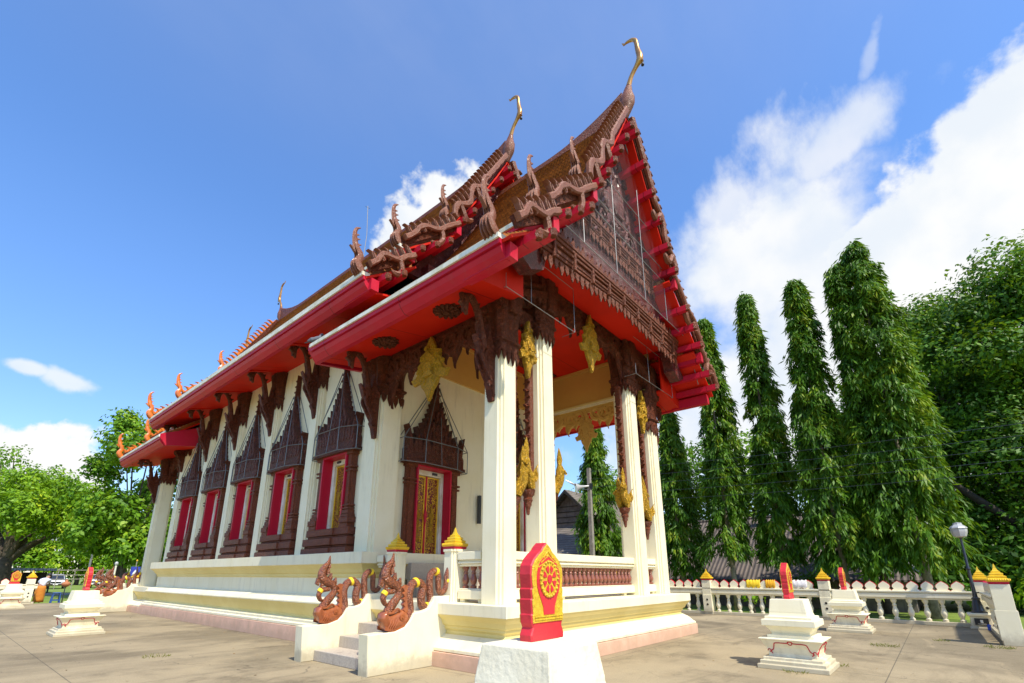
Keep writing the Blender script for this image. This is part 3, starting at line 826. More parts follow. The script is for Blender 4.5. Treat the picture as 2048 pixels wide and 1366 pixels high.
def chofa(parent, y, z, yd, zs=1.0):
    """slender horn finial over the gable apex with a bulb, neck, beak and bell"""
    b = MB(); f = lambda p: (XC, y - yd * p[0] * -1 if False else y + yd * p[0], z + p[1] * zs)
    b.mi = 0
    P = path([(-.12, -.30), (-.05, -.05), (.0, .12), (.02, .32), (.05, .52), (.10, .72)], 4)
    b.sweep([f(p) for p in P], rs([.10, .17, .205, .20, .13, .075], len(P)), 10, flat=(.8, 1.1), up=(1, 0, 0))
    b.mi = 1
    P = path([(.10, .72), (.20, .98), (.36, 1.20), (.47, 1.34), (.49, 1.50), (.45, 1.75), (.43, 2.0), (.40, 2.16), (.30, 2.26), (.16, 2.30), (.08, 2.28)], 4)
    b.sweep([f(p) for p in P], rs([.078, .062, .066, .098, .085, .066, .058, .056, .054, .04, .02], len(P)), 10, flat=(.85, 1.05), up=(1, 0, 0))
    b.ext([(.40, 1.22), (.58, 1.26), (.50, 1.42), (.42, 1.40)], lambda u, v, t: (XC + t, y + yd * u, z + v), -.045, .045, .01)
    b.ext([(.10, 2.26), (.04, 2.27), (.0, 2.40), (.08, 2.33)], lambda u, v, t: (XC + t, y + yd * u, z + v), -.012, .012)
    b.mi = 2
    b.lathe([(.01, .05), (.03, .04), (.045, -.03), (.02, -.05)], f((.55, 1.13)), 8); b.sweep([f((.55, 1.17)), f((.54, 1.25))], .006, 4)
    return b.build('horn_finial', [COPPER, BRONZE, BLACK], parent, smooth=True, angle=50)


def ridge(parent, y0, y1, z, yd_front, yd_rear):
    """ridge cap that sweeps up towards a gable"""
    b = MB(); L = []
    n = 24
    for k in range(n + 1):
        t = k / n; y = lerp(y0, y1, t); up = 0
        if yd_front: up += .62 * max(0, 1 - (y - y0) / 2.6) ** 2
        if yd_rear: up += .62 * max(0, 1 - (y1 - y) / 2.6) ** 2
        L.append([(XC - .10, y, z - .15), (XC - .085, y, z + .02 + up), (XC - .05, y, z + .06 + up), (XC + .05, y, z + .06 + up), (XC + .085, y, z + .02 + up), (XC + .10, y, z - .15)])
    b.loops(L); return b.build('ridge_cap', BROWNF, parent)


def make_roof(name, yf, yr, y3f, y3r, dz, front, rear, lbl=None, dzs=(0, 0, 0)):
    b = MB()
    for sg in (-1, 1):
        tile_slab(b, RT1, yf + .10, yr, dz + dzs[0], sg); tile_slab(b, RT2, yf + .16, yr, dz + dzs[1], sg); tile_slab(b, RT3, y3f + .12, y3r - (.12 if rear else .0), dz + dzs[2], sg)
    roof = b.build(name, TILE, T)
    for sg in (-1, 1):
        for pr_, a_, c_, q_ in ((RT1, yf - .01, yr, 0), (RT2, yf + .0, yr, 1), (RT3, min(y3f, yf + .02) if front else y3f + .02, y3r - .02, 2)):
            b = MB(); soffit_slab(b, pr_, a_, c_, dz + dzs[q_], sg); b.build('underside', REDSOFT, roof)
    ridge(roof, yf + .05, yr, 13.78 + dz + dzs[0], front, rear)
    for sg in (-1, 1):
        fascia(2.40, 9.70, yf - .05, yr, dz + dzs[0], sg, roof); fascia(3.95, 7.98, yf, yr, dz + dzs[1], sg, roof); fascia(4.85, 6.98, y3f, y3r, dz + dzs[2], sg, roof)
        for on, y, y3, yd in ((front, yf, y3f, -1), (rear, yr, y3r, 1)):
            if not on: continue
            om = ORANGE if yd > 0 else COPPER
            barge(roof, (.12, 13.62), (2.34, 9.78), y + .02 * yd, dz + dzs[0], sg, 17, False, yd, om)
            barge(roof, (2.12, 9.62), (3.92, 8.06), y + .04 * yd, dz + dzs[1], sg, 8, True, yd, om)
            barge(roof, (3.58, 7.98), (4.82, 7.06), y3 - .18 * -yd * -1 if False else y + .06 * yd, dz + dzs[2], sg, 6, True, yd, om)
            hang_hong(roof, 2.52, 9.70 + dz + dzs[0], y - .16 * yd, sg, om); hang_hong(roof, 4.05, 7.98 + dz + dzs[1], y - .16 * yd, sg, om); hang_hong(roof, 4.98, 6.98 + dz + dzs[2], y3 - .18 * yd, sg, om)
            purlins(roof, RT1, (.10, .26, .42, .58, .74, .90), y + .20 * yd, y - 1.2 * yd, dz + dzs[0], sg, yd)
            purlins(roof, RT2, (.32, .56, .80), y + .22 * yd, y - 1.2 * yd, dz + dzs[1], sg, yd)
            purlins(roof, RT3, (.42, .74), y + .22 * yd, y - 1.0 * yd, dz + dzs[2], sg, yd)
            for d0_, d1_, y_, z_, q_, k_ in ((4.52, 4.72, y3 + .10 * yd, 6.56, 2, y3), (3.62, 3.80, y + .12 * yd, 7.56, 1, y), (2.10, 2.27, y + .12 * yd, 9.28, 0, y)):
                a, c = XC + sg * d0_, XC + sg * d1_
                MB().box(min(a, c), max(a, c), *sorted((y_, k_ - 1.0 * yd)), z_ + dz + dzs[q_], z_ + .28 + dz + dzs[q_]).build('eave_beam', RED, roof)
    if front: chofa(roof, yf - .05, 13.86 + dz + dzs[0], -1)
    if rear: chofa(roof, yr + .05, 13.86 + dz + dzs[0], 1)
    return roof


r1 = make_roof('roof', 4.30, 8.95, 4.53, 10.78, 0, True, False)
r2 = make_roof('roof', 8.60, 25.25, 8.64, 25.10, 0, True, True, dzs=(1.36, 1.37, 1.12))
r3 = make_roof('roof', 25.0, 29.2, 22.9, 29.25, 0, False, True)
for y in (10.82, 22.86):
    for sg in (-1, 1):
        b = MB(); b.ext([(3.4, 7.6), (4.87, 6.99), (4.87, 6.84), (4.64, 6.55), (3.4, 6.75)], lambda u, v, t: (XC + sg * u, t, v), y - .04, y + .06)
        b.build('end_board', RED, r1)

# flat red soffits at the eaves, porch ceiling
for y0, y1, z0, z1 in ((5.34, 10.7, 6.58, 6.82), (8.75, 25.0, 7.70, 8.06), (22.95, 29.2, 6.58, 6.82)):
    for sg in (-1, 1):
        b = MB(); b.ext([(4.64, z0), (3.36, z1), (3.36, z1 + .05), (4.64, z0 + .05)], lambda u, v, t: (XC + sg * u, t, v), y0, y1)
        sf = b.build('soffit', REDSOFT, T)
        if z0 > 7 and sg < 0:
            for y in PY + [24.3]: MB().ext([(4.6, z0 - .03), (3.4, z1 - .03), (3.4, z1 - .002), (4.6, z0 - .002)], lambda u, v, t: (XC - u, t, v), y - .34, y - .26).build('batten', REDSOFT, sf)
for sg in (-1, 1): MB().ext([(4.64, 6.57), (3.3, 6.81), (3.3, 7.95), (4.64, 6.95)], lambda u, v, t: (XC + sg * u, t, v), 5.30, 5.345).build('end_board', REDSOFT, T)
MB().box(6.7, 13.06, 5.35, 9.75, 8.17, 8.25).build('porch_ceiling', REDSOFT, T); MB().box(6.8, 12.96, 25, 28.9, 8.17, 8.25).build('porch_ceiling', REDSOFT, T)


def rosette(x, y, z):
    b = MB(); b.lathe([(.30, .03), (.30, 0), (.20, -.035), (.08, -.05), (.0, -.05)], (x, y, z), 28, ripple=14, amp=.10)
    for k in range(14): b.sweep([(x + .10 * cos(k * pi / 7), y + .10 * sin(k * pi / 7), z - .05), (x + .27 * cos(k * pi / 7), y + .27 * sin(k * pi / 7), z - .02)], [.035, .045], 6)
    b.lathe([(.09, -.03), (.07, -.085), (.0, -.09)], (x, y, z), 12); return b.build('rosette', BROWN, T, smooth=True, angle=40)


for y in (6.62, 8.72, 28.0): rosette(5.74, y, 6.66)

# side beams of the porches, and beams over the front columns
for yA, yB in ((5.7, 9.75), (24.55, 27.2)):
    for x0, x1 in ((6.42, 6.74), (13.02, 13.34)):
        b = MB(); b.mi = 1; b.box(x0, x1, yA, yB, 6.92, 8.17)
        b.mi = 0; b.box(x0 - .02, x1 + .02, yA, yB, 6.84, 6.90); b.mi = 2; b.box(x0 - .035, x1 + .035, yA, yB, 6.901, 6.96)
        b.build('side_beam', [CREAM, TAN, CREAMY], T)
MB().box(6.74, 13.02, 9.69, 9.745, 6.9, 8.17).build('wall_band', TAN, T)
b = MB(); b.box(7.0, 12.76, 9.66, 9.70, 8.06, 8.16); b.box(12.96, 13.0, 5.8, 9.7, 8.06, 8.165); b.build('ceiling_mould', TAN, T)

# ------------------------------------------------------------------ front gable
TY = 4.86
prof = [(3.95, 7.28), (3.6, 7.56), (3.3, 7.8), (2.3, 9.4), (1.15, 11.35), (0, 13.35)]
b = MB(); b.ext([(XC - d, z) for d, z in prof] + [(XC + d, z) for d, z in prof[::-1][1:]] + [(XC + 3.6, 7.1), (XC + 3.2, 7.3), (XC + 2.95, 8.13), (XC - 2.95, 8.13), (XC - 3.2, 7.3), (XC - 3.6, 7.1)], lambda u, v, t: (u, t, v), TY, TY + .3)
gable = b.build('gable', MAROON, T)
b = MB(); fg = lambda u, v, t: (XC + u, TY - t, v)


def scrollwork(b, u0, v0, s_, sg, f, t0, t1, n=3):
    """a curled leaf scroll in relief"""
    for k in range(n):
        P = []
        for i in range(13):
            a = i / 12 * 1.6 * 2 * pi; r = s_ * (1 - i / 12 * .82)
            P.append((u0 + sg * (r * cos(a) - s_) , v0 + r * sin(a)))
        b.sweep([f(p[0], p[1], (t0 + t1) / 2) for p in P], rs([s_ * .2, s_ * .22, s_ * .16, s_ * .08], 13), 6)
        u0 -= sg * s_ * .9; v0 += s_ * 1.0; s_ *= .8


for sg in (-1, 1):
    for (u, v, s_) in ((.35, 10.4, .42), (1.05, 10.2, .34), (.3, 11.6, .3), (1.6, 9.6, .28), (.75, 9.75, .3), (.2, 12.3, .18)):
        scrollwork(b, sg * u, v, s_, sg, fg, .0, .1, 2)
    for k in range(9): b.ext([(sg * (2.05 - .22 * k) + p, 9.72 + .385 * k + q) for p, q in flame(.42, .26, -.3 * sg, 5)], fg, -.02, .09 + .004 * (k % 2), .015)
b.ext([(p, 10.3 + q) for p, q in flame(2.0, .95, 0, 9)], fg, -.02, .13, .03)
b.ext([(p, 10.5 + q) for p, q in flame(1.3, .55, 0, 9)], fg, -.02, .19, .03)
b.build('relief', MAROON, gable)


def carved_band(z0, z1, hw, y, d, peak, parent, crest=True, n=34, mats=None):
    """layered cornice with hanging pendants below (rising to the centre by peak) and flame crest on top"""
    b = MB(); f = lambda u, v, t: (XC + u, y - t, v); h = z1 - z0
    for k, (a, c, dd) in enumerate(((0, .16, .10), (.16, .30, .16), (.30, .44, .20), (.44, .56, .15), (.56, .72, .24), (.72, .86, .30), (.86, 1.0, .34))):
        b.ext([(-hw, z0 + h * a), (0, z0 + h * a + peak * (1 - a)), (hw, z0 + h * a), (hw, z0 + h * c - .002), (0, z0 + h * c - .002 + peak * (1 - c)), (-hw, z0 + h * c - .002)], f, -.05 - .001 * k, d * dd / .34, .012)
    for k in range(n):
        u = -hw + 2 * hw * (k + .5) / n; zz = z0 + peak * (1 - abs(u) / hw)
        s_ = 1.0 + .35 * (k % 2)
        b.ext([(u - .075, zz + .03), (u - .06, zz - .05 * s_), (u - .075, zz - .09 * s_), (u, zz - .20 * s_), (u + .075, zz - .09 * s_), (u + .06, zz - .05 * s_), (u + .075, zz + .03)], f, d * .28, d * .48, .012)
        if crest: b.ext([(u + p, z1 - .02 + q) for p, q in flame(.20 + .08 * (k % 2), .17, 0, 5)], f, d * .55, d * .75 + .003 * (k % 2), .01)
    for k in range(9):
        u = -hw + 2 * hw * (k + .5) / 9
        b.ext([(u - .035, z0 + peak * (1 - abs(u) / hw) + .02), (u + .035, z0 + peak * (1 - abs(u) / hw) + .02), (u + .035, z1 - .01), (u - .035, z1 - .01)], f, 0, d * .88, .012)
    return b.build('cornice', mats or BROWNF, parent)


carved_band(7.62, 8.28, 3.35, 4.86, .17, .30, gable)
carved_band(9.34, 9.70, 2.15, 4.855, .13, 0, gable, n=26)
b = MB(); b.ext([(-2.94, 7.96), (2.94, 7.96), (2.94, 8.165), (-2.94, 8.165)], lambda u, v, t: (XC + u, t, v), 4.93, 5.7); b.build('ceiling_edge', REDSOFT, gable)
# wing panels between outer columns and beams
for sg in (-1, 1):
    b = MB(); f = lambda u, v, t: (XC + sg * u, 5.66 + t, v)
    b.ext([(1.7, 7.5), (3.62, 6.72), (3.62, 7.45), (3.3, 7.9), (1.7, 8.16)], f, -.02, .28, .02)
    b.ext([(1.65, 7.62), (3.66, 6.86), (3.66, 7.02), (1.65, 7.80)], f, -.12, -.015, .02)
    b.ext([(1.65, 7.86), (3.66, 7.12), (3.66, 7.22), (1.65, 7.98)], f, -.09, -.012, .02)
    for k in range(10):
        u = 1.8 + 1.8 * k / 9; zz = lerp(7.60, 6.84, k / 9)
        b.ext([(u - .09, zz + .04), (u, zz - .17 - .05 * (k % 2)), (u + .09, zz + .04)], f, -.10, -.03 + .003 * (k % 2), .015)
    for u, z in ((1.98, 7.2), (3.28, 6.6)):
        b.ext([(u - .28, z), (u + .28, z), (u + .36, z + 1.0), (u - .36, z + 1.0)], f, -.08 - .01 * (u > 3), .04, .03)
        b.ext([(u - .12, z - .02), (u + .12, z - .02), (u + .16, z + 1.02), (u - .16, z + 1.02)], f, -.14, .03, .03)
    b.build('wing_panel', BROWN, gable)
# wire guards over the gable
b = MB(); y = 4.50
def wl(p, q, r=.010): b.sweep([(p[0], y + (p[2] if len(p) > 2 else 0), p[1]), (q[0], y + (q[2] if len(q) > 2 else 0), q[1])], r, 5)
wl((XC - 3.35, 8.34), (XC + 3.55, 8.34)); wl((XC - 2.25, 9.55), (XC + 2.3, 9.55)); wl((XC - 2.3, 9.98), (XC + 2.2, 9.98)); wl((XC - 1.6, 10.9), (XC + 1.6, 10.9))
for u, z in ((-2.2, 9.98), (-.75, 11.8), (.75, 11.8), (2.1, 9.98)): wl((XC + u, 8.34), (XC + u, z))
wl((XC + 3.5, 8.34), (XC + .1, 13.2), .016); wl((XC - 3.3, 8.34), (XC - .1, 13.2), .016); wl((XC + 4.1, 7.05), (XC + 3.5, 8.34)); wl((XC - 2.2, 9.98), (XC - 2.2, 9.98, .45)); wl((XC + 2.1, 9.8), (XC + 2.25, 10.1))
for x0, x1, z0, z1 in ((6.0, 8.35, 6.75, 7.85), (11.35, 13.8, 6.75, 7.85)):
    wl((x0, z0, .75), (x1, z0 + .0, .75), .007); wl((x1, z0, .75), (x1, z1, .75), .007); wl((x0, z0, .75), (x0, z0 + .3, .75), .007); wl((x0, z1, .75), (x1, z1, .75), .007); wl(((x0 + x1) / 2 - .4, z0, .75), ((x0 + x1) / 2 - .4, z1, .75), .007)
    wl((x1, z0, .75), (x1, z0, 1.1), .007); wl((x0, z0, .75), (x0, z0, 1.1), .007)
ng = b.build('wire_guard', WIRE, gable)
b = MB(); b.add([(XC - 3.3, y, 8.34), (XC + 3.45, y, 8.34), (XC + .06, y, 13.15), (XC - .06, y, 13.15)], [(0, 1, 2, 3)]); b.build('net', NET, ng)
# small gable of the hall roof above the porch roof, and closing gables
for y, dz in ((9.15, 1.33), (24.8, 1.33), (28.6, 0)):
    b = MB(); b.ext([(XC - 3.3, 7.8 + dz), (XC - 2.2, 9.5 + dz), (XC, 13.4 + dz), (XC + 2.2, 9.5 + dz), (XC + 3.3, 7.8 + dz)], lambda u, v, t: (u, t, v), y, y + .2)
    o = b.build('gable', MAROON, T)
    if dz: MB().box(XC - 2.9, XC + 2.9, y - .3, y + .1, 8.1, 9.2 + dz * .2).build('gable_foot', MAROON, o)


# ------------------------------------------------------------------ carved valances (lambrequins) with hanging leaves
def valance(f, L, h, mats, centre=.0, gold=True, t=.09, parent=T, thickj=.003):
    """u from -L/2..L/2, v from 0 down; swags of scrolls, pointed pendants and a middle medallion"""
    b = MB(); hl = L / 2
    b.ext([(-hl, 0), (hl, 0), (hl, -.16 * h), (-hl, -.16 * h)], f, 0, t)
    for sg in (-1, 1):
        for (u, v, r) in ((hl - .2 * hl, -.24 * h, .30 * h), (hl - .42 * hl, -.20 * h, .24 * h), (hl - .60 * hl, -.26 * h, .28 * h), (hl - .78 * hl, -.22 * h, .26 * h), (hl - .06 * hl, -.32 * h, .28 * h)):
            P = []
            for i in range(15):
                a = -.5 + i / 14 * 1.55 * 2 * pi; rr = r * (.78 - .6 * i / 14)
                P.append((sg * u + sg * rr * cos(a), v - rr * sin(a)))
            b.sweep([f(p[0], p[1], t * .5) for p in P], rs([r * .2, r * .26, r * .24, r * .14], 15), 6, flat=(1, 1))
        for (u, v, hh, ww) in ((hl - .04 * hl, -.30 * h, .72 * h, .34), (hl - .50 * hl, -.30 * h, .42 * h, .26), (hl - .26 * hl, -.28 * h, .30 * h, .20), (hl - .70 * hl, -.3 * h, .30 * h, .2)):
            fl = flame(hh, ww * min(1, h / 1.2), -.05 * sg, 7)
            b.ext([(sg * u + p, v - q) for p, q in fl], f, t * .1, t * .95 + .004 * sg, .015)
        b.ext([(sg * hl, -.1 * h), (sg * (hl - .22 * hl), -.1 * h), (sg * (hl - .10 * hl), -.55 * h), (sg * hl, -.8 * h)], f, t * .2, t * .8, .015)
    o = b.build('valance', mats, parent, smooth=True, angle=35)
    return o


def gold_medal(f, h, wd, t, parent, mats=None):
    b = MB()
    pts = [(0, 0), (.14, -.10), (.20, -.22), (.42, -.27), (.36, -.36), (.5, -.42), (.44, -.5), (.56, -.58), (.74, -.60), (.62, -.70), (.36, -.68), (.30, -.76), (.16, -.84), (0, -1.0)]
    P = [(u * wd, v * h) for u, v in pts]; P += [(-u * wd, v * h) for u, v in pts[1:-1]][::-1]
    b.ext(P, f, 0, t, .02)
    for sg in (-1, 1):
        for (u, v, r) in ((.2, -.36, .1), (.28, -.54, .12), (.16, -.70, .09), (.1, -.2, .07)):
            Q = [(sg * (u + r * (1 - i / 14) * cos(i * .55)) * wd * 1.2, (v * h + r * (1 - i / 14) * sin(i * .55) * h * .8)) for i in range(13)]
            b.sweep([f(p[0], p[1], t) for p in Q], rs([.028, .035, .02], 13), 6)
    b.ext([(p * 1.0, -.52 * h + q) for p, q in flame(.34 * h, .26 * wd * 2, 0, 7)], f, t * .6, t * 1.5, .02)
    b.ext([(.09 * wd * 2 * cos(a * pi / 6), -.50 * h + .085 * h * sin(a * pi / 6)) for a in range(12)], f, t * .6, t * 1.8, .02)
    b.ext([(-.22 * wd, -.64 * h), (.22 * wd, -.64 * h), (.14 * wd, -.56 * h), (-.14 * wd, -.56 * h)], f, t * .6, t * 1.6, .02)
    return b.build('gold_medallion', mats or GOLD, parent, smooth=True, angle=35)


fs = lambda u, v, t: (6.56 - t, 7.9 + u, 6.84 + v)
vL = valance(fs, 3.1, 1.45, BROWN); gold_medal(lambda u, v, t: (6.47 - t, 7.86 + u, 6.76 + v), 1.58, .86, .10, vL)
fr_ = lambda u, v, t: (13.2 - t, 7.9 + u, 6.88 + v)
vR = valance(fr_, 3.1, 1.25, TAN); gold_medal(lambda u, v, t: (13.12 - t, 7.95 + u, 6.80 + v), 1.5, .60, .05, vR, TAN)
ff = lambda u, v, t: (XC + u, 5.86 - t, 8.16 + v)
vF = valance(ff, 3.5, 1.5, BROWN); gold_medal(lambda u, v, t: (9.52 + .2 + u, 5.72 - t, 7.95 + v), 1.62, .66, .10, vF)
for sg in (-1, 1):
    cxx = XC + sg * 2.65
    v_ = valance(lambda u, v, t: (cxx + u, 5.9 - t, 7.0 + v), .76, .75, BROWN)
    gold_medal(lambda u, v, t: (cxx + u, 5.78 - t, 6.72 + v), 1.32, .38, .12, v_)
vB = valance(lambda u, v, t: (6.56 - t, 25.9 + u, 6.84 + v), 1.6, 1.2, BROWN)


# carved drops down the inner column faces ending in gold winged figures
def drop_strip(x, y, ztop, zfig, sg, fig_h=.95):
    """sg: direction away from the column along X"""
    b = MB(); f = lambda u, v, t: (x + sg * u, y + t, v)
    zb = zfig - .12
    b.ext([(0, ztop), (.16, ztop), (.10, zb), (0, zb)], f, -.07, .07, .015)
    n = int((ztop - zfig) / .17)
    for k in range(n):
        z = zfig + .25 + k * .17
        b.sweep([f(.12 + .035 * sin(i), z + .05 * i * .35 - .04, -.05 + .10 * ((i + k) % 2)) for i in range(4)], [.03, .045, .045, .02], 6)
    o = b.build('carved_strip', BROWNF, T, smooth=True, angle=40)
    b = MB()
    b.lathe([(.0, -.50), (.03, -.48), (.05, -.34), (.075, -.30), (.07, -.26), (.10, -.2), (.085, -.15), (.13, -.08), (.15, 0), (.0, .0)], (x + sg * .13, y, zfig - .02), 10); b.build('pendant', BROWNF, o, smooth=True, angle=40)
    b = MB(); c = lambda p: (x + sg * p[0], y + p[1], zfig + p[2] * fig_h)
    for dy, s_, dx in ((-.10, 1.0, .22), (.11, .8, .10)):
        P = path([(.10 + dx * .1, dy, .0), (.12 + dx * .4, dy, .22), (.10 + dx * .9, dy, .36), (.10 + dx, dy, .52 * s_ + .04), (.08 + dx, dy, .62 * s_ + .06), (.085 + dx, dy, .74 * s_ + .06), (.08 + dx, dy, .86 * s_ + .06), (.07 + dx, dy, 1.08 * s_)], 3)
        b.sweep([c(p) for p in P], rs([.07, .115, .10, .095, .05, .065, .045, .006], len(P)), 8)
        for sd_ in (-1, 1): b.sweep([c((.11 + dx, dy + sd_ * .09, .50 * s_ + .04)), c((.18 + dx, dy + sd_ * .10, .42 * s_ + .05)), c((.22 + dx, dy, .50 * s_ + .05))], [.032, .028, .02], 6)
        for sd_ in (-1, 1): b.ext([(p + .0, q) for p, q in flame(.34, .14, .3 * sd_, 5)], lambda u, v, t: (x + sg * (.04 + dx * .5) + t, y + dy + u + sd_ * .08, zfig + .12 + v), -.015, .015)
    b.build('gold_winged_figure', GOLD, o, smooth=True, angle=45)


for x, zt, zf, sg in ((7.58, 6.6, 3.15, -1), (11.62, 6.6, 3.2, -1), (8.13, 6.6, 3.15, 1), (12.88, 5.8, 2.95, -1), (6.88, 5.8, 2.95, 1), (12.18, 6.6, 3.15, 1)):
    drop_strip(x, 5.92, zt, zf, sg)


# ------------------------------------------------------------------ porch balustrade
def baluster_prof(h): return [(.052, 0), (.052, .10 * h), (.034, .13 * h), (.030, .17 * h), (.045, .24 * h), (.058, .34 * h), (.058, .42 * h), (.038, .58 * h), (.032, .66 * h), (.043, .70 * h), (.030, .75 * h), (.030, .80 * h), (.045, .86 * h), (.055, .92 * h), (.055, h)]


BALM = {}
def baluster(x, y, z, h, parent, m, r=1.0):
    k = (h, m.name, r)
    if k not in BALM: BALM[k] = MB().lathe([(a * r, c) for a, c in baluster_prof(h)], n=12).build('baluster', m, parent, smooth=True, angle=40); o = BALM[k]
    else: o = BALM[k].copy(); COL.objects.link(o); o.parent = parent
    o.location = (x, y, z); return o


def balustrade(x0, y0, x1, y1, n):
    dx, dy = (1, 0) if abs(x1 - x0) > abs(y1 - y0) else (0, 1); b = MB()
    def rail(lv, z0):
        for hw, a, c in lv:
            if dx: b.box(x0, x1, y0 - hw, y0 + hw, a, c)
            else: b.box(x0 - hw, x0 + hw, y0, y1, a, c)
    rail([(.11, 1.08, 1.24), (.08, 1.241, 1.265)], 0); base_ = b; b = MB(); rail([(.085, 1.655, 1.70), (.12, 1.701, 1.74), (.10, 1.741, 1.77), (.14, 1.771, 1.92)], 0)
    for k in range(2):
        t = .12 + .76 * k; x, y = lerp(x0, x1, t), lerp(y0, y1, t); base_.box(x - .06, x + .06, y - .06, y + .06, 1.02, 1.0795)
    o = base_.build('balustrade', CREAM, T, bevel=.012); b.build('top_rail', CREAM, o, bevel=.012)
    for k in range(n): t = (k + .5) / n; baluster(lerp(x0, x1, t), lerp(y0, y1, t), 1.265, .39, o, BALU, 1.15)


balustrade(6.865, 5.95, 7.595, 5.95, 4); balustrade(8.125, 5.95, 11.635, 5.95, 20); balustrade(12.165, 5.95, 12.895, 5.95, 4)
balustrade(6.55, 6.19, 6.55, 6.80, 3); balustrade(13.2, 6.2, 13.2, 9.4, 16); balustrade(6.55, 8.98, 6.55, 9.38, 2)
def cap_finial(x, y, z, s, parent, name='finial'):
    b = MB(); b.mi = 1; b.rect(x - .20 * s, x + .20 * s, y - .20 * s, y + .20 * s, [(0, z), (.02 * s, z + .03 * s), (.02 * s, z + .07 * s)])
    b.mi = 0; lv = []
    for o_, q in ((.03, .07), (.05, .10), (.05, .15), (-.01, .17), (.0, .20), (-.0, .23), (-.06, .25), (-.05, .28), (-.055, .31), (-.105, .33), (-.10, .36), (-.14, .39), (-.15, .42), (-.165, .45), (-.17, .48), (-.178, .52), (-.195, .58)): lv.append((o_ * s, z + q * s))
    b.rect(x - .20 * s, x + .20 * s, y - .20 * s, y + .20 * s, lv)
    for k in range(9):
        for sx, sy in ((1, 0), (0, 1)):
            for sg in (-1, 1):
                u = (-.2 + .05 * k) * s; v = sg * .25 * s
                px, py = (x + u, y + v) if sx else (x + v, y + u); b.lathe([(.008 * s, 0), (.022 * s, .02 * s), (.022 * s, .05 * s), (.008 * s, .065 * s)], (px, py, z + .09 * s), 6)
    return b.build(name, [GOLDP, RED], parent)


for x, y in ((6.52, 6.99), (6.52, 8.80)):
    o = shaft(x, y, .17, .17, .035, [(1, 1.02), (1, 1.93), (1.12, 1.931), (1.12, 1.975)]).build('newel_post', CREAM, T); cap_finial(x, y, 1.975, .72, o)
MB().sweep([(9.92, 17.3, 15.0), (10.0, 17.3, 16.6), (9.94, 17.35, 18.2)], .018, 5).sweep([(9.82, 17.35, 18.1), (10.06, 17.35, 18.12)], .01, 4).build('lightning_rod', WIRE, T)
MB().box(9.85, 9.93, 9.6, 9.69, 2.9, 3.7).build('wall_cable_box', IRON, T)

# ------------------------------------------------------------------ stairs with naga balustrades
CH = [(4.68, 0), (4.64, .60), (5.15, .615), (5.34, .67), (5.45, .77), (5.52, .88), (5.73, .90), (5.84, .95), (5.92, 1.05), (5.95, 1.13), (6.32, 1.14), (6.32, 0)]


def staircase(y0, y1, label):
    st = empty('staircase', (4.9, (y0 + y1) / 2, 0), label=label, cat='stairs'); c = st.location
    g = lambda o: setattr(o, 'location', -c)
    for a in (y0, y1 - .26):
        o = MB().ext(CH, lambda u, v, t: (u, t, v), a, a + .26, .012).build('cheek_wall', CREAM, st); g(o)
    for k, (x, z) in enumerate(((4.91, .185), (5.40, .39), (5.79, .60), (6.19, .80))):
        o = MB().box(x, 6.30 + .002 * k, y0 + .262, y1 - .262, 0 if k == 0 else z - .21, z).build('step', STEP, st, bevel=.012); g(o)
    return st


staircase(6.87, 9.19, 'cream staircase with stone steps climbing to the front porch beside the nearest column')
staircase(26.85, 29.0, 'cream staircase at the far rear end of the temple, seen from its side')

BODY = [(6.37, 1.92), (6.40, 1.68), (6.34, 1.49), (6.325, 1.3), (6.245, 1.19), (6.155, 1.23), (6.135, 1.39), (6.125, 1.5), (6.04, 1.57), (5.945, 1.50), (5.93, 1.36), (5.95, 1.16), (5.96, 1.03), (5.87, .945), (5.775, 1.0), (5.76, 1.16), (5.78, 1.29), (5.67, 1.385), (5.54, 1.34), (5.48, 1.21), (5.495, 1.05), (5.515, .91), (5.46, .79), (5.33, .725), (5.15, .72)]
CREST = [(5.02, .74), (5.05, .86), (5.13, 1.0), (5.235, 1.12), (5.275, 1.22), (5.23, 1.31), (5.10, 1.37), (5.00, 1.44), (4.985, 1.55), (5.03, 1.65), (5.10, 1.74), (5.12, 1.87)]


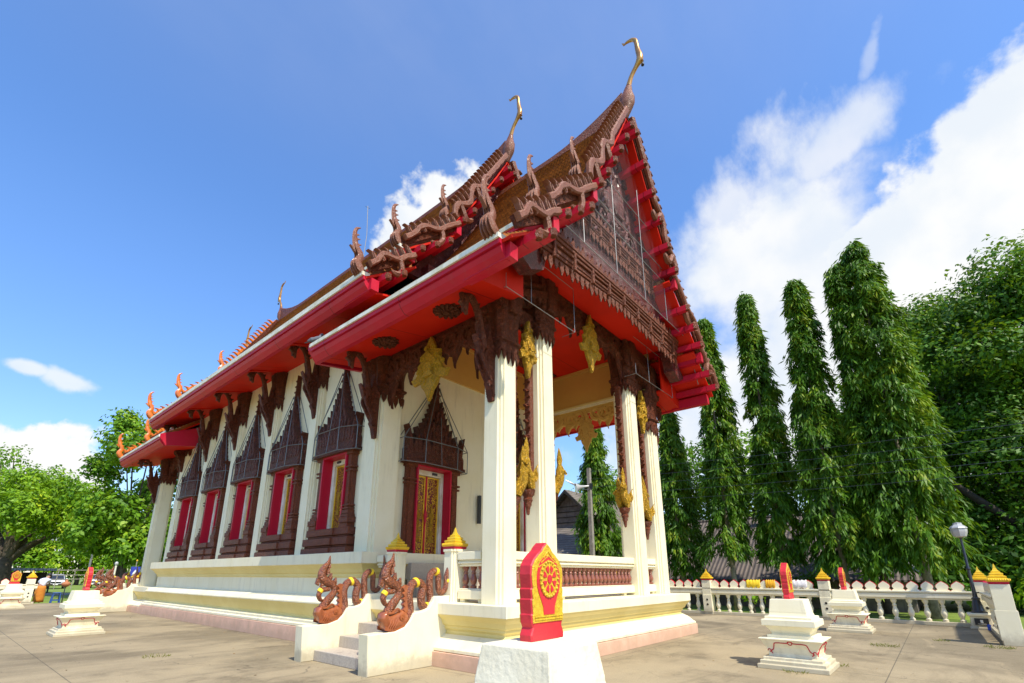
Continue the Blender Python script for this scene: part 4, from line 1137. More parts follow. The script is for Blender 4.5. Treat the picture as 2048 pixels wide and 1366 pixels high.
def naga():
    r = empty('naga_statue', (0, 0, 0))
    f = lambda u, v, t: (u - 5.5, t, v - .9)
    b = MB(); P = path([(x, z) for x, z in BODY], 5)
    rr = rs([.01, .045, .06, .058, .06, .062, .066, .068, .07, .072, .074, .078, .08, .082, .084, .086, .084, .085, .086, .086, .088, .092, .10, .11, .12], len(P)); rr = [q * .86 for q in rr]
    b.sweep([f(p[0], p[1], 0) for p in P], rr, 12, up=(0, 1, 0)); b.build('body', SCALES, r, smooth=True)
    b = MB()
    b.sweep([f(5.40, .76, 0), f(5.22, .735, 0), f(5.08, .73, 0), f(4.99, .77, 0), f(4.94, .80, 0)], [.115, .125, .11, .075, .02], 10, flat=(1.0, 1.0), up=(0, 1, 0))
    b.ext([(4.915, .80), (4.97, .68), (5.07, .615), (5.24, .61), (5.36, .66), (5.42, .76), (5.40, .66), (5.46, .75), (5.44, .86), (5.30, .94), (5.20, .88), (5.06, .86), (5.0, .93), (4.93, .89)], f, -.10, .10, .03)
    for k in range(4): b.sweep([f(5.0 + .045 * k, .64 + .0 * k, -.108), f(5.05 + .045 * k, .74, -.118), f(5.07 + .05 * k, .80, -.10)], .014, 5); b.sweep([f(5.0 + .045 * k, .64, .108), f(5.05 + .045 * k, .74, .118), f(5.07 + .05 * k, .80, .10)], .014, 5)
    for sg in (-1, 1):
        b.sweep([f(5.29, .82, sg * .09), f(5.29, .82, sg * .125)], [.055, .05], 12); b.sweep([f(5.29, .82, sg * .12), f(5.29, .82, sg * .14)], [.022, .015], 10)
        for k in range(3): b.sweep([f(p[0], p[1], sg * .10) for p in path([(4.96, .70 - .02 * k), (5.10, .645 - .012 * k), (5.26, .66 - .02 * k), (5.36, .74 - .02 * k)], 3)], .012, 5)
        b.sweep([f(p[0], p[1], sg * .085) for p in path([(5.0, .9), (5.10, .9), (5.2, .96), (5.26, .93)], 3)], .02, 5)
    for k in range(5): b.ext([(5.45 - .012 * k, .82 + .09 * k), (5.36 - .01 * k, .93 + .09 * k), (5.385, .98 + .09 * k), (5.50, .95 + .09 * k)], f, -.045 + .002 * k, .045, .01)
    b.build('head', ORANGEB, r, smooth=True, angle=50)
    b = MB(); P = path([(x, z) for x, z in CREST], 5)
    b.sweep([f(p[0], p[1], 0) for p in P], rs([.10, .095, .085, .072, .066, .07, .085, .09, .08, .062, .04, .006], len(P)), 10, flat=(.75, 1.0), up=(0, 1, 0))
    for u, v, s_, sg in ((5.24, 1.36, .13, 1), (5.14, 1.45, .12, 1), (5.08, 1.55, .12, 1), (5.10, 1.66, .10, 1), (4.93, 1.36, .12, -1), (5.02, 1.30, .1, -1)):
        b.ext([(u, v - s_ * .5), (u + sg * s_ * .55, v - .02), (u + sg * s_ * .35, v + s_ * .75), (u - sg * s_ * .2, v + s_ * .2)], f, -.03, .03, .008)
    P = path([(5.17, 1.24), (5.02, 1.22), (4.96, 1.14), (5.0, 1.05), (5.08, 1.02)], 4); b.sweep([f(p[0], p[1], 0) for p in P], rs([.045, .05, .05, .04, .015], len(P)), 8)
    b.build('crest', SCALES, r, smooth=True, angle=50)
    for (x, z), (dx, dz), rad in (((5.62, 1.375), (.9, .35), .084), ((5.905, .96), (.95, .25), .078), ((6.08, 1.56), (.95, -.2), .070), ((6.355, 1.40), (.05, 1), .060), ((4.985, 1.21), (.7, .8), .054)):
        d = .03; b = MB(); b.sweep([f(x - dx * d, z - dz * d, 0), f(x, z, 0), f(x + dx * d, z + dz * d, 0)], [rad * .98, rad * 1.08, rad * .98], 14, up=(0, 1, 0)); b.build('yellow_band', YTAPE, r, smooth=True, angle=60)
    return r


ng0 = naga()
for i, (y, lb) in enumerate(((7.0, 'red brown glazed naga statue with yellow bands on the stair cheek nearest the column'), (9.06, 'red brown naga statue on the front stair cheek next to the hall base'),
                             (26.98, 'small distant naga statue on the near cheek of the rear staircase'), (28.87, 'distant naga statue half hidden behind another on the rear staircase'))):
    o = ng0 if i == 0 else copy_tree(ng0)
    o.location = (5.5 + (.12 if i > 1 else 0), y, .9); tag(o, lb, 'statue', 'naga statues on the stair cheeks')

# ------------------------------------------------------------------ boundary stones on pedestals
PED = [(.52, 0), (.52, .07), (.48, .075), (.48, .13), (.435, .135), (.435, .18), (.36, .19), (.355, .24), (.38, .33), (.445, .44), (.47, .455), (.47, .475), (.35, .48), (.35, .53), (.285, .535), (.305, .59), (.36, .66), (.405, .67), (.405, .77), (.355, .775), (.355, .82), (.30, .825), (.29, .855), (.285, .88), (.285, .90), (.255, 1.10)]


def pedestal(x, y, rough=False):
    p = empty('stone_pedestal', (x, y, 0))
    b = MB(); b.rect(0, 0, 0, 0, PED)
    if rough: o = b.build('plinth', PLASTER, p, bevel=.018)
    else: o = b.build('plinth', CREAM, p, bevel=.008)
    zo = lambda z: np.interp(z, [q[1] for q in PED], [q[0] for q in PED])
    for nx, ny in ((-1, 0), (0, -1)):
        b = MB()
        def F(u, z): d = float(zo(z)) + .004; return (nx * d + (u if ny else 0), ny * d + (u if nx else 0), z)
        P = [(-.29, .23), (-.31, .27), (-.27, .30), (-.25, .36), (-.22, .405), (-.05, .41), (-.03, .43), (0, .435), (.03, .43), (.05, .41), (.22, .405), (.25, .36), (.27, .30), (.31, .27), (.29, .23)]
        Q = path([(u, z) for u, z in P], 3)
        b.sweep([F(q[0], q[1]) for q in Q], .008, 5); b.sweep([F(.03 * cos(a * pi / 4), .41 + .028 * sin(a * pi / 4)) for a in range(9)], .007, 5)
        for sg in (-1, 1): b.sweep([F(sg * (.33 + .03 * cos(a * .6) * (1 - a / 12)), .27 + .04 * sin(a * .6) * (1 - a / 12)) for a in range(9)], .007, 5)
        b.build('painted_scroll', RED, p)
    return p


def sema(x, y, rz):
    s_ = empty('boundary_stone', (x, y, 1.10), rz)
    f = lambda u, v, t: (u, t, v)
    half = [(.185, 0), (.19, .04), (.165, .09), (.18, .12), (.185, .17), (.178, .18), (.188, .27), (.18, .28), (.188, .34), (.178, .35), (.19, .44), (.182, .50), (.15, .545), (.10, .585), (.06, .61), (.04, .635), (0, .665)]
    out = [(u * .93, v * .92) for u, v in half] + [(-u * .93, v * .92) for u, v in half[:-1]][::-1]
    MB().ext(out, f, -.05, .05, .008).build('body', STONERED, s_)
    fac = [(u * .955, v * .985) for u, v in out if v > .09]
    for sg in (-1, 1):
        fy = lambda u, v, t: (u, sg * (.046 + t), v)
        b = MB(); b.mi = 0; b.ext(fac, fy, 0, .012, .004)
        b.mi = 1     # red field: a horseshoe with a narrow neck
        hs = [(.13 * cos(a) * .98, .37 + .155 * sin(a)) for a in np.linspace(-.75, pi + .75, 22)]
        b.ext(hs[::1] + [(-.062, .2), (-.058, .155), (.058, .155), (.062, .2)], fy, .0122, .016)
        b.mi = 0     # wheel
        b.ext([(.10 * cos(a), .375 + .118 * sin(a)) for a in np.linspace(0, 2 * pi, 28)[:-1]], fy, .0162, .022)
        n = 22
        for k in range(n):
            a = 2 * pi * k / n; b.lathe([(.006, -.006), (.012, 0), (.006, .008)], fy(.093 * cos(a), .375 + .11 * sin(a), .022), 5)
        b.mi = 1
        for k in range(8):
            a = pi / 8 + k * pi / 4; cx, cz = .052 * cos(a), .375 + .062 * sin(a)
            b.ext([(cx + .021 * cos(a) * p - .017 * sin(a) * q, cz + .024 * sin(a) * p + .02 * cos(a) * q) for p, q in ((-1, 0), (0, -.8), (1, -.9), (.8, 0), (1, .9), (0, .8))], fy, .0222, .027)
        b.ext([(.024 * cos(a), .375 + .028 * sin(a)) for a in np.linspace(0, 2 * pi, 13)[:-1]], fy, .0222, .028)
        b.mi = 0
        for k in range(3):
            z = .47 + .03 * k; w_ = .11 - .03 * k
            b.sweep([fy(-w_, z - .02, .012), fy(0, z + .025, .013), fy(w_, z - .02, .012)], .006, 5)
        for z in (.125, .142): b.box(*sorted((-.15, .15)), *sorted((sg * .056, sg * .0635)), z, z + .008)
        b.build('gold_face', [GOLDS, STONERED], s_)
    return s_


SEMA = [(2.56, 1.95, 0, True, 'rough white pedestal in the foreground, cut off by the bottom of the picture', 'red boundary stone with gold wheel face, largest and nearest, in front of the porch'),
        (9.93, 2.06, 0, False, 'cream tiered pedestal with painted red scroll on the paving right of the porch', 'red boundary stone seen nearly edge on, before the cloths on the fence'),
        (17.05, 2.10, 0, False, 'cream tiered pedestal close to the right fence, smaller of the two on the right', 'red boundary stone seen edge on, right beside a gold topped fence post'),
        (2.92, 17.6, pi / 2, False, 'cream tiered pedestal alone on the paving left of the temple', 'red boundary stone with its side to the viewer, in front of the parked cars'),
        (2.85, 33.2, .15, False, 'cream tiered pedestal at the far left edge beside the rear fence', 'orange gold boundary stone face on at the far left under the tree')]
for x, y, rz, rough, lb, ls in SEMA:
    tag(pedestal(x, y, rough), lb, 'pedestal', 'pedestals of the boundary stones')
    dx, dy = (.13, .08) if rough else (0, 0)
    s_ = tag(sema(x + dx, y + dy, rz), ls, 'boundary stone', 'boundary stones around the temple'); s_.scale = (1, 1, 1)

# ------------------------------------------------------------------ boundary fences
def fence_run(p0, p1, posts, label, gap=.40, mgap=.365, endpost=True):
    """p0->p1 along an axis; posts: distances along the run"""
    P0, P1 = Vector((*p0, 0)), Vector((*p1, 0)); L = (P1 - P0).length; a = math.atan2(P1.y - P0.y, P1.x - P0.x)
    fe = empty('boundary_fence', P0, a, label=label, cat='fence')
    def rail(name, lv):
        b = MB()
        for hw, z0, z1 in lv: b.box(-.1, L + .1, -hw, hw, z0, z1)
        return b.build(name, CREAM, fe, bevel=.01)
    rail('foot_rail', [(.14, 0, .11)]); rail('top_rail', [(.10, .75, .80), (.15, .801, .93), (.12, .931, .965), (.17, .966, 1.02)])
    for i, d in enumerate(posts):
        b = MB(); b.rect(d - .17, d + .17, -.17, .17, [(0, 0), (0, 1.30)]); b.rect(d - .17, d + .17, -.19, .19, [(.0, .1), (.002, .74)])
        o = b.build('post', CREAM, fe, bevel=.008); cap_finial(d, 0, 1.30, .78, o)
        for z in (.38, .56): MB().sweep([(d, -.20, z), (d, -.185, z)], [.04, .04], 10).sweep([(d, .185, z), (d, .20, z)], [.04, .04], 10).build('drain_hole', DARK, o)
    n = int(L / gap); bm_ = MB().lathe([(r * 1.5, z) for r, z in baluster_prof(.64)], n=10).build('baluster', CREAM, fe, smooth=True, angle=40); used = False
    for k in range(n):
        d = gap * (k + .5)
        if min(abs(d - q) for q in posts) < .24: continue
        o = bm_ if not used else bm_.copy()
        if used: COL.objects.link(o)
        used = True; o.parent = fe; o.location = (d, 0, .11)
    half = [(.165, 0), (.165, .02), (.12, .05), (.155, .12), (.14, .18), (.08, .235), (0, .29)]; out = half + [(-u, v) for u, v in half[:-1]][::-1]
    b = MB(); b.mi = 0; b.ext(out, lambda u, v, t: (u, t, v), -.055, .055); b.mi = 1
    b.ext([(u * 1.07, v * 1.06 + .001) for u, v in out], lambda u, v, t: (u, t, v), -.045, .045)
    mm = b.build('merlon', [CREAM, RED], fe); used = False; n = int(L / mgap)
    for k in range(n):
        d = mgap * (k + .5)
        if min(abs(d - q) for q in posts) < .30: continue
        o = mm if not used else mm.copy()
        if used: COL.objects.link(o)
        used = True; o.parent = fe; o.location = (d, 0, 1.02)
    return fe


fence_run((20.75, -.95), (20.75, 31.5), [0] + [4.08 * k for k in range(1, 8)], 'long cream balustrade fence with pointed merlons along the right of the paving')
fence_run((15.95, -1.02), (20.35, -1.02), [0], 'short run of cream fence coming towards the viewer at the right edge')
fence_run((-9.0, 37.6), (4.05, 37.6), [0, 4.3, 8.6, 12.85], 'cream fence behind the boundary stone at the far left edge')
fence_run((8.35, 37.6), (16.3, 37.6), [.1, 4.1, 7.9], 'cream fence partly hidden behind the rear naga stairs')


def draped(x, y, ln, m, label, nm='cloth'):
    """cloth hung over the merlons"""
    L = []; n = 14
    for k in range(n + 1):
        yy = y - ln / 2 + ln * k / n; w_ = .02 * sin(k * 1.9) + .012 * sin(k * 4.1 + 1); s_ = .05 * sin(k * 1.3 + x)
        L.append([(x - .10 - w_, yy, 1.05 + s_ * .6), (x - .085 + w_, yy, 1.17), (x - .055, yy + .01, 1.30 + .02 * sin(k * 2.2)), (x, yy, 1.325 + .02 * sin(k * 2.2)), (x + .06, yy, 1.30), (x + .09 + w_, yy, 1.10 - s_)])
    o = MB().loops(L, cap=False, closed=False).build(nm, m, smooth=True); sm = o.modifiers.new('sol', 'SOLIDIFY'); sm.thickness = .006
    return tag(o, label, 'cloth', 'cloths drying on the fence')


WHITEC = mat('white_cotton', (0.72, 0.68, 0.66), None, 0.9)
draped(20.75, 5.45, .50, YTAPE, 'bunched yellow cloth hung over the fence, left of the other yellow one')
draped(20.75, 4.85, .34, mat('saffron_cloth', (.80, .40, .01), None, .7), 'saffron yellow cloth on the fence directly behind a red boundary stone')
draped(20.75, 3.95, .62, WHITEC, 'white cloth hung over the fence beside a gold topped post')

# lamp post on its plinth
pl = tag(MB().rect(19.95, 20.45, -.98, -.48, [(.02, 0), (.02, .05), (-.01, .06), (-.03, .34), (.02, .36), (.03, .42), (0, .44)]).build('lamp_plinth', CREAM, bevel=.008), 'low cream plinth with dark plaque under the black lamp post', 'plinth')
b = MB(); b.mi = 0; b.box(19.94, 19.972, -.88, -.58, .12, .30); b.mi = 1; b.box(19.932, 19.939, -.76, -.70, .18, .26); b.box(19.932, 19.939, -.82, -.64, .145, .155); b.build('plaque', [BLACK, WHITE], pl)
lp = empty('lamp_post', (20.2, -.73, .44), label='slim black lamp post with white lantern standing by the fence corner', cat='lamp post')
MB().lathe([(.19, 0), (.19, .03), (.15, .06), (.12, .22), (.085, .36), (.10, .38), (.10, .41), (.06, .44), (.05, .60), (.038, 1.2), (.055, 1.22), (.055, 1.26), (.035, 1.30), (.032, 2.12), (.07, 2.16), (.0, 2.16)], n=14).build('pole', IRON, lp, smooth=True, angle=40)
MB().lathe([(.10, 2.161), (.15, 2.19), (.19, 2.30), (.20, 2.40), (.19, 2.43)], n=8).build('lantern', GLASS, lp, smooth=True, angle=30)
MB().lathe([(.22, 2.431), (.20, 2.47), (.11, 2.55), (.10, 2.60), (.0, 2.62)], n=8).build('lantern_cap', GLASS, lp)
for k, (x, y, c) in enumerate(((19.85, -.86, (0.02, .08, .5)), (19.86, -.98, (.7, .2, .02)))):
    tag(MB().lathe([(.045, 0), (.05, .12), (.03, .15), (.0, .16)], (x, y, 0), 10).build('drink_tin', mat('tin%d' % k, c, None, .4), smooth=True, angle=40), ['small blue tin on the paving against the lamp plinth', 'small orange tin on the paving against the lamp plinth'][k], 'tin')

# ------------------------------------------------------------------ trees
def leaf_obj(name, base, d, w_, m, parent):
    """one rhombic face per leaf: base point, direction*length, half width vector"""
    n = len(base); v = np.empty((n, 4, 3)); v[:, 0] = base; v[:, 1] = base + d * .45 + w_; v[:, 2] = base + d; v[:, 3] = base + d * .45 - w_
    me = bpy.data.meshes.new(name); me.vertices.add(n * 4); me.vertices.foreach_set('co', v.reshape(-1)); me.loops.add(n * 4); me.polygons.add(n)
    me.loops.foreach_set('vertex_index', np.arange(n * 4)); me.polygons.foreach_set('loop_start', np.arange(0, n * 4, 4)); me.polygons.foreach_set('loop_total', np.full(n, 4))
    me.update(); me.materials.append(m); o = bpy.data.objects.new(name, me); COL.objects.link(o); o.parent = parent
    return o


def unit(a): return a / np.maximum(np.linalg.norm(a, axis=1, keepdims=True), 1e-6)


def mast_tree(x, y, h, r, label, z0=1.6, seed=0, lean=0, top2=None, group='mast trees in a row beyond the fence', dens=1.0, m=None, zb=-.3):
    """narrow column of drooping lance shaped leaves"""
    q = np.random.default_rng(seed); t = empty('mast_tree', (x, y, zb), label=label, cat='tree', group=group)
    MB().sweep([(0, 0, 0), (.03, 0, 1.5), (0, .05, h * .5), (0, 0, h * .95)], [.22 if r > 1.2 else .17, .17 if r > 1.2 else .13, .08, .02], 9).build('trunk', BARKP, t, smooth=True)
    cols = [(0, 0, h, r, 1.0)] + ([top2] if top2 else [])
    B, D, Wd = [], [], []
    for ox, oy, hh, rr, k in cols:
        nb = int((hh - z0) * (17 + 13 * rr) * dens * k)
        zz = z0 + .5 + (hh - z0 - .5) * (1 - (1 - q.random(nb)) ** 1.12); s_ = (zz - z0) / (hh - z0); a = q.random(nb) * 2 * pi
        prof = np.clip(1 - s_, 0, 1) ** .45 * (.72 + .28 * (1 - s_)) + .05
        lump = 1 + .38 * np.sin(2 * a + zz * 1.3 + seed) * np.sin(zz * .9 + a + seed * 2) + .12 * np.sin(zz * 2.7 + a * 3)
        reach = rr * prof * lump * (.72 + .38 * q.random(nb)) + .10
        for j in range(7):
            tt = .34 + .66 * (j + q.random(nb)) / 7
            R_ = reach * (1 - (1 - tt) ** 1.6); drop = (.15 + .75 * reach) * tt ** 2.2
            c = np.stack([ox + R_ * np.cos(a), oy + R_ * np.sin(a), np.maximum(zz + .35 * reach * tt - drop, z0 * .55)], 1)
            L = 8; c = np.repeat(c, L, 0) + q.normal(0, .075, (nb * L, 3)); aa = np.repeat(a, L) + q.normal(0, .9, nb * L)
            nrm = np.stack([np.cos(aa), np.sin(aa), np.zeros(nb * L)], 1)
            d = unit(nrm * (.15 + .6 * q.random((nb * L, 1))) + np.array([[0, 0, -1.]]) * (.5 + .7 * q.random((nb * L, 1))) + q.normal(0, .18, (nb * L, 3)))
            ln = (.20 + .30 * q.random((nb * L, 1))); wv = unit(np.cross(d, nrm + q.normal(0, .4, nrm.shape)))
            B.append(c); D.append(d * ln); Wd.append(wv * (.028 + .022 * q.random((nb * L, 1))))
    leaf_obj('crown', np.concatenate(B), np.concatenate(D), np.concatenate(Wd), m or LEAF_COL, t)
    return t


def broad_tree(name, x, y, blobs, label, m, leaf=.24, dens=26, seed=0, trunk=None, tm=None, group=None, cat='tree', aspect=.55, zb=-.25, lump=.25):
    """crown of leaf shells over many sub-blobs (offset x, y, z, r), trunk limbs to some of them"""
    q = np.random.default_rng(seed); t = empty(name, (x, y, zb), label=label, cat=cat, group=group)
    if trunk:
        b = MB(); h0, r0 = trunk
        b.sweep([(0, 0, 0), (.08, .05, h0 * .5), (0, 0, h0)], [r0 * 1.25, r0, r0 * .85], 10)
        for i, (bx, by, bz, br) in enumerate(blobs[:9]):
            b.sweep(path([(0, 0, h0 * .85), (bx * .3, by * .3, lerp(h0, bz, .45)), (bx * .85, by * .85, bz)], 3), rs([r0 * .65, r0 * .35, r0 * .10], 7), 7)
        b.build('trunk', tm or BARK, t, smooth=True)
    B, D, Wd = [], [], []
    for bx, by, bz, br in blobs:
        n = int(br * br * 12.6 * dens); v = unit(q.normal(0, 1, (n, 3)))
        k = 1 + lump * np.sin(v[:, 0] * 5 + seed + bx) * np.sin(v[:, 1] * 5 + by) + lump * .8 * np.sin(v[:, 2] * 7 + v[:, 0] * 6 + bz)
        rad = br * k * (1.02 - .42 * q.random(n) ** 2.5)
        c = np.array([[bx, by, bz]]) + v * rad[:, None] * np.array([[1, 1, .86]]) + q.normal(0, .07, (n, 3))
        nr = unit(v + q.normal(0, .55, (n, 3)) + np.array([[0, 0, .45]]))
        d = unit(np.cross(nr, q.normal(0, 1, (n, 3)))); wv = np.cross(nr, d); s_ = leaf * (.65 + .7 * q.random((n, 1)))
        B.append(c); D.append(d * s_ + np.array([[0, 0, -.25]]) * s_); Wd.append(wv * s_ * aspect * .5)
    leaf_obj('crown' if cat == 'tree' else 'foliage', np.concatenate(B), np.concatenate(D), np.concatenate(Wd), m, t)
    return t


def crown_blobs(rx, ry, rz, cz, n, r, seed, flat=0.0, off=(0, 0)):
    q = random.Random(seed); out = []
    for i in range(n):
        a = 2 * pi * (i * .618 % 1) + q.uniform(-.3, .3); u = q.uniform(-.75 + flat, .95); s_ = math.sqrt(max(0, 1 - u * u)); k = q.uniform(.62, .92)
        out.append((off[0] + rx * k * s_ * cos(a), off[1] + ry * k * s_ * sin(a), cz + rz * k * u, r * q.uniform(.7, 1.25)))
    return out


mast_tree(27.0, .35, 18.0, 1.78, 'widest and tallest columnar tree of the row, forked at its top, beside the lamp post', 1.9, 3, top2=(-.35, .95, 16.9, .85, .9))
mast_tree(26.8, 3.15, 16.9, 1.14, 'columnar tree right behind the boundary stone nearest the fence post, second tallest in the row', 1.9, 11)
mast_tree(27.4, 5.65, 17.5, .98, 'slimmest columnar tree with a pointed top, above the white and yellow cloths', 2.3, 21)
mast_tree(26.9, 7.95, 16.4, 1.06, 'columnar tree closest to the red roof corner, its bare trunk foot showing above the fence', 2.6, 34)
mast_tree(27.6, 10.9, 11.5, 1.15, 'lower columnar tree partly behind the right porch column', 1.7, 45)
mast_tree(25.0, 14.55, 10.6, 1.22, 'columnar tree framed by the porch columns behind the loudspeaker pole', 1.5, 56)

bl = crown_blobs(6.4, 6.7, 8.4, 13.0, 60, 1.55, 5) + crown_blobs(4.0, 4.2, 5.5, 12.5, 14, 2.2, 6) + [(-4.5, 1.5, 8.5, 2.4), (-5.0, -1, 6.2, 2.2), (-4.5, 3.4, 14.0, 1.8), (-3.6, 2.6, 5.0, 2.0), (-4.8, -3.5, 9.5, 2.6), (-5.5, -4, 5.5, 2.2), (-2, -5, 17.5, 2.6), (0, -3.5, 19.5, 2.3)]
bl = [(a_, b_, c_ - 1.0, d_) for a_, b_, c_, d_ in bl]
t = broad_tree('broadleaf_tree', 38.0, -5.2, bl, 'huge dark spreading tree filling the right edge with a thick slanting limb', LEAF_DARK, .25, 34, 8, (4.5, .55))
MB().sweep(path([(-5.6, 4.6, 7.2), (-5.2, 3.2, 5.5), (-4.9, 2.0, 4.2), (-4.2, .9, 2.8), (-2.2, .3, 1.2), (-.4, 0, .2)], 4), rs([.10, .17, .20, .24, .34, .4], 21), 9).build('limb', BARK_SHADED, t, smooth=True)
for i, (x, y, h, rx, cz, m, lb, dn) in enumerate(((39.5, 3.0, 16.0, 2.8, 11.5, LEAF_MID, 'pale green tree showing between the two tallest columnar trees', 24), (40.5, 6.0, 10.5, 2.6, 6.5, LEAF_MID, 'bushy tree behind the slimmest columnar tree', 24),
                                           (39.5, 10.6, 12.8, 3.2, 8.5, LEAF_MID, 'round tree between the two columnar trees nearest the red roof', 24), (38.0, 15.0, 13.0, 3.0, 8.0, LEAF_DARK, 'dark tree behind the right end of the temple eave', 26),
                                           (36.0, 20.5, 9.8, 3.0, 6.0, LEAF_MID, 'light green tree over the wooden gable seen through the porch', 24), (44.0, .5, 13.5, 3.6, 8.5, LEAF_DARK, 'dark tree in the gap left of the huge right tree', 26), (47.0, -8.5, 13.0, 5.5, 7.0, LEAF_DARK, 'dark low tree behind the trunk of the huge right tree', 26), (44.0, -3.5, 8.5, 3.5, 4.5, LEAF_DARK, 'dark low tree behind the lamp post', 26))):
    broad_tree('background_tree', x, y, crown_blobs(rx, rx, h - cz, cz, 11, rx * .52, 60 + i) + crown_blobs(rx * .8, rx * .8, 2.2, 3.4, 5, rx * .5, 90 + i), lb, m, .30, dn, 70 + i, (cz * .5, .22), group='trees filling in behind the row')
for i, (x, y, z, r, lb) in enumerate(((33.5, -3.6, 2.2, 2.3, 'dark shrubbery under the slanting limb at the right edge'), (36.5, -7.5, 3.0, 3.0, 'dark shrubbery at the far right border of the picture'), (34.0, -.6, 2.0, 1.9, 'dark shrubbery between the lamp post and the widest columnar tree'))):
    broad_tree('bush', x, y, crown_blobs(r, r, r, z, 12, r * .55, 120 + i), lb, LEAF_DARK, .30, 26, 130 + i, (z, .1), cat='bush')
broad_tree('forked_tree', 29.2, 1.95, crown_blobs(1.6, 1.8, 1.6, 5.4, 9, 1.0, 33), 'small dark tree with bare forked stems left of the widest columnar tree', LEAF_DARK, .26, 26, 15, (1.6, .2))
for i, (x, y, z, r, m, lb) in enumerate(((28.6, 4.9, 1.3, .95, LEAF_DARK, 'dark rounded bush behind the yellow and white cloths'), (22.9, -2.6, 1.0, .75, LEAF_LIGHT, 'fresh green bush behind the gold topped corner posts'), (24.0, 6.4, .95, .38, LEAF_LIGHT, 'small bright shrub poking over the fence left of the cloths'),
                                      (27.3, 2.1, 2.6, .8, LEAF_LIGHT, 'bright leafy shrub between the trunks of two columnar trees'), (24.6, -1.2, 1.1, .7, LEAF_DARK, 'dark bush behind the lamp post'))):
    broad_tree('bush', x, y, crown_blobs(r * .6, r * .6, r * .7, z, 6, r * .55, 40 + i), lb, m, .20, 42, 20 + i, (z, .05), cat='bush')

# left side
broad_tree('rain_tree', 4.2, 59.5, crown_blobs(7.2, 6.0, 3.3, 6.9, 26, 1.75, 71, .25), 'broad bright green umbrella shaped tree at the far left', LEAF_LIGHT, .30, 34, 81, (3.2, .5))
broad_tree('rain_tree', 11.0, 55.5, crown_blobs(4.6, 4.5, 2.8, 5.9, 18, 1.5, 72, .2), 'lower spreading tree between the left umbrella tree and the temple', LEAF_LIGHT, .28, 34, 82, (3.0, .32))
broad_tree('tall_tree', 10.2, 49.5, crown_blobs(3.8, 4.2, 4.9, 10.8, 22, 1.15, 73) + crown_blobs(3.6, 3.2, 3.6, 5.6, 16, 1.5, 75), 'taller loose tree rising behind the rear roof corner', LEAF_MID, .30, 24, 83, (3.0, .2), aspect=.8)
broad_tree('thin_tree', 5.4, 92, crown_blobs(5.5, 4, 3.2, 14.5, 12, 1.3, 74), 'distant sparse tree top above the left umbrella tree', LEAF_MID, .4, 8, 84, (9, .3))
for i, (x, y, cz, r, m, lb) in enumerate(((18, 118, 5, 5, LEAF_LIGHT, 'bright distant tree over the parked cars'), (8, 122, 5, 5.5, LEAF_MID, 'distant tree behind the blue carport'), (30, 112, 6, 6, LEAF_MID, 'distant tree behind the blue banner'), (-3, 120, 5, 6, LEAF_DARK, 'dark distant tree at the left border'))):
    broad_tree('distant_tree', x, y, crown_blobs(r, r, r * .8, cz, 10, r * .5, 50 + i), lb, m, .6, 9, 30 + i, (2, .3), group='far trees beyond the road')
b_ = empty('banana_plant', (15.5, 72, -.25), label='clump of big banana leaves beyond the rear staircase', cat='plant')
for k in range(9):
    a = k * .7; L = 2.2 + .5 * sin(k * 2.1)
    P = path([(0, 0, 1.2), (.35 * cos(a), .35 * sin(a), 2.2), (1.1 * cos(a), 1.1 * sin(a), 2.9 + .3 * sin(k)), (1.9 * cos(a), 1.9 * sin(a), 2.5)], 4)
    MB().sweep(P, rs([.05, .22, .42, .36, .03], len(P)), 6, flat=(1, .06)).build('leaf', LEAF_LIGHT, b_)
MB().sweep([(0, 0, 0), (0, 0, 1.4)], [.16, .10], 8).build('stem', LEAF_LIGHT, b_)


# ------------------------------------------------------------------ houses behind the fence
def corrugated(name, c1, c2, ax, per):
    m = bpy.data.materials.new(name); m.use_nodes = True; n = NT(m.node_tree); tcn = n.n('ShaderNodeTexCoord').outputs['Object']
    sp = n.n('ShaderNodeSeparateXYZ', {0: tcn}); s_ = n.m('SINE', n.m('MULTIPLY', sp.outputs[ax], 2 * pi / per))
    f = n.n('ShaderNodeTexNoise', {'Vector': tcn, 'Scale': 1.3, 'Detail': 7.0, 'Roughness': .65}).outputs[0]
    col = n.mix(n.ss(f, .35, .68), c1, c2); col = n.mix(n.m('MULTIPLY', n.ss(s_, .1, -.9), .6), col, tuple(k * .35 for k in c1))
    bp_ = n.n('ShaderNodeBump', {'Height': s_, 'Strength': .8, 'Distance': .04})
    b = n.n('ShaderNodeBsdfPrincipled', {'Base Color': col, 'Roughness': .8, 'Normal': bp_.outputs[0]}); n.n('ShaderNodeOutputMaterial', {'Surface': b.outputs[0]}); return m


ROOFG = corrugated('corrugated_cement_roof', (.17, .135, .115), (.105, .088, .078), 1, .24)
ROOFG2 = corrugated('grey_tile_courses', (.22, .19, .155), (.13, .11, .095), 2, .16)
h1 = empty('house', (36, 7, -.3), label='long low house with a wide corrugated grey brown roof behind the tree row', cat='house')
g = lambda o, p: setattr(o, 'location', [-k for k in p])
o = MB().loops([[(30.2, .3, 1.18), (30.2, 13.6, 1.18), (36.2, 13.6, 5.15), (36.2, 4.2, 5.15)], [(30.2, .3, 1.27), (30.2, 13.6, 1.27), (36.2, 13.6, 5.24), (36.2, 4.2, 5.24)]]).build('roof', ROOFG, h1); g(o, h1.location)
r_ = o
o = MB().loops([[(30.2, .29, 1.18), (36.2, 4.19, 5.15), (42.2, .29, 1.18)], [(30.2, .29, 1.27), (36.2, 4.19, 5.24), (42.2, .29, 1.27)]]).build('hip_roof', ROOFG, h1); g(o, h1.location)
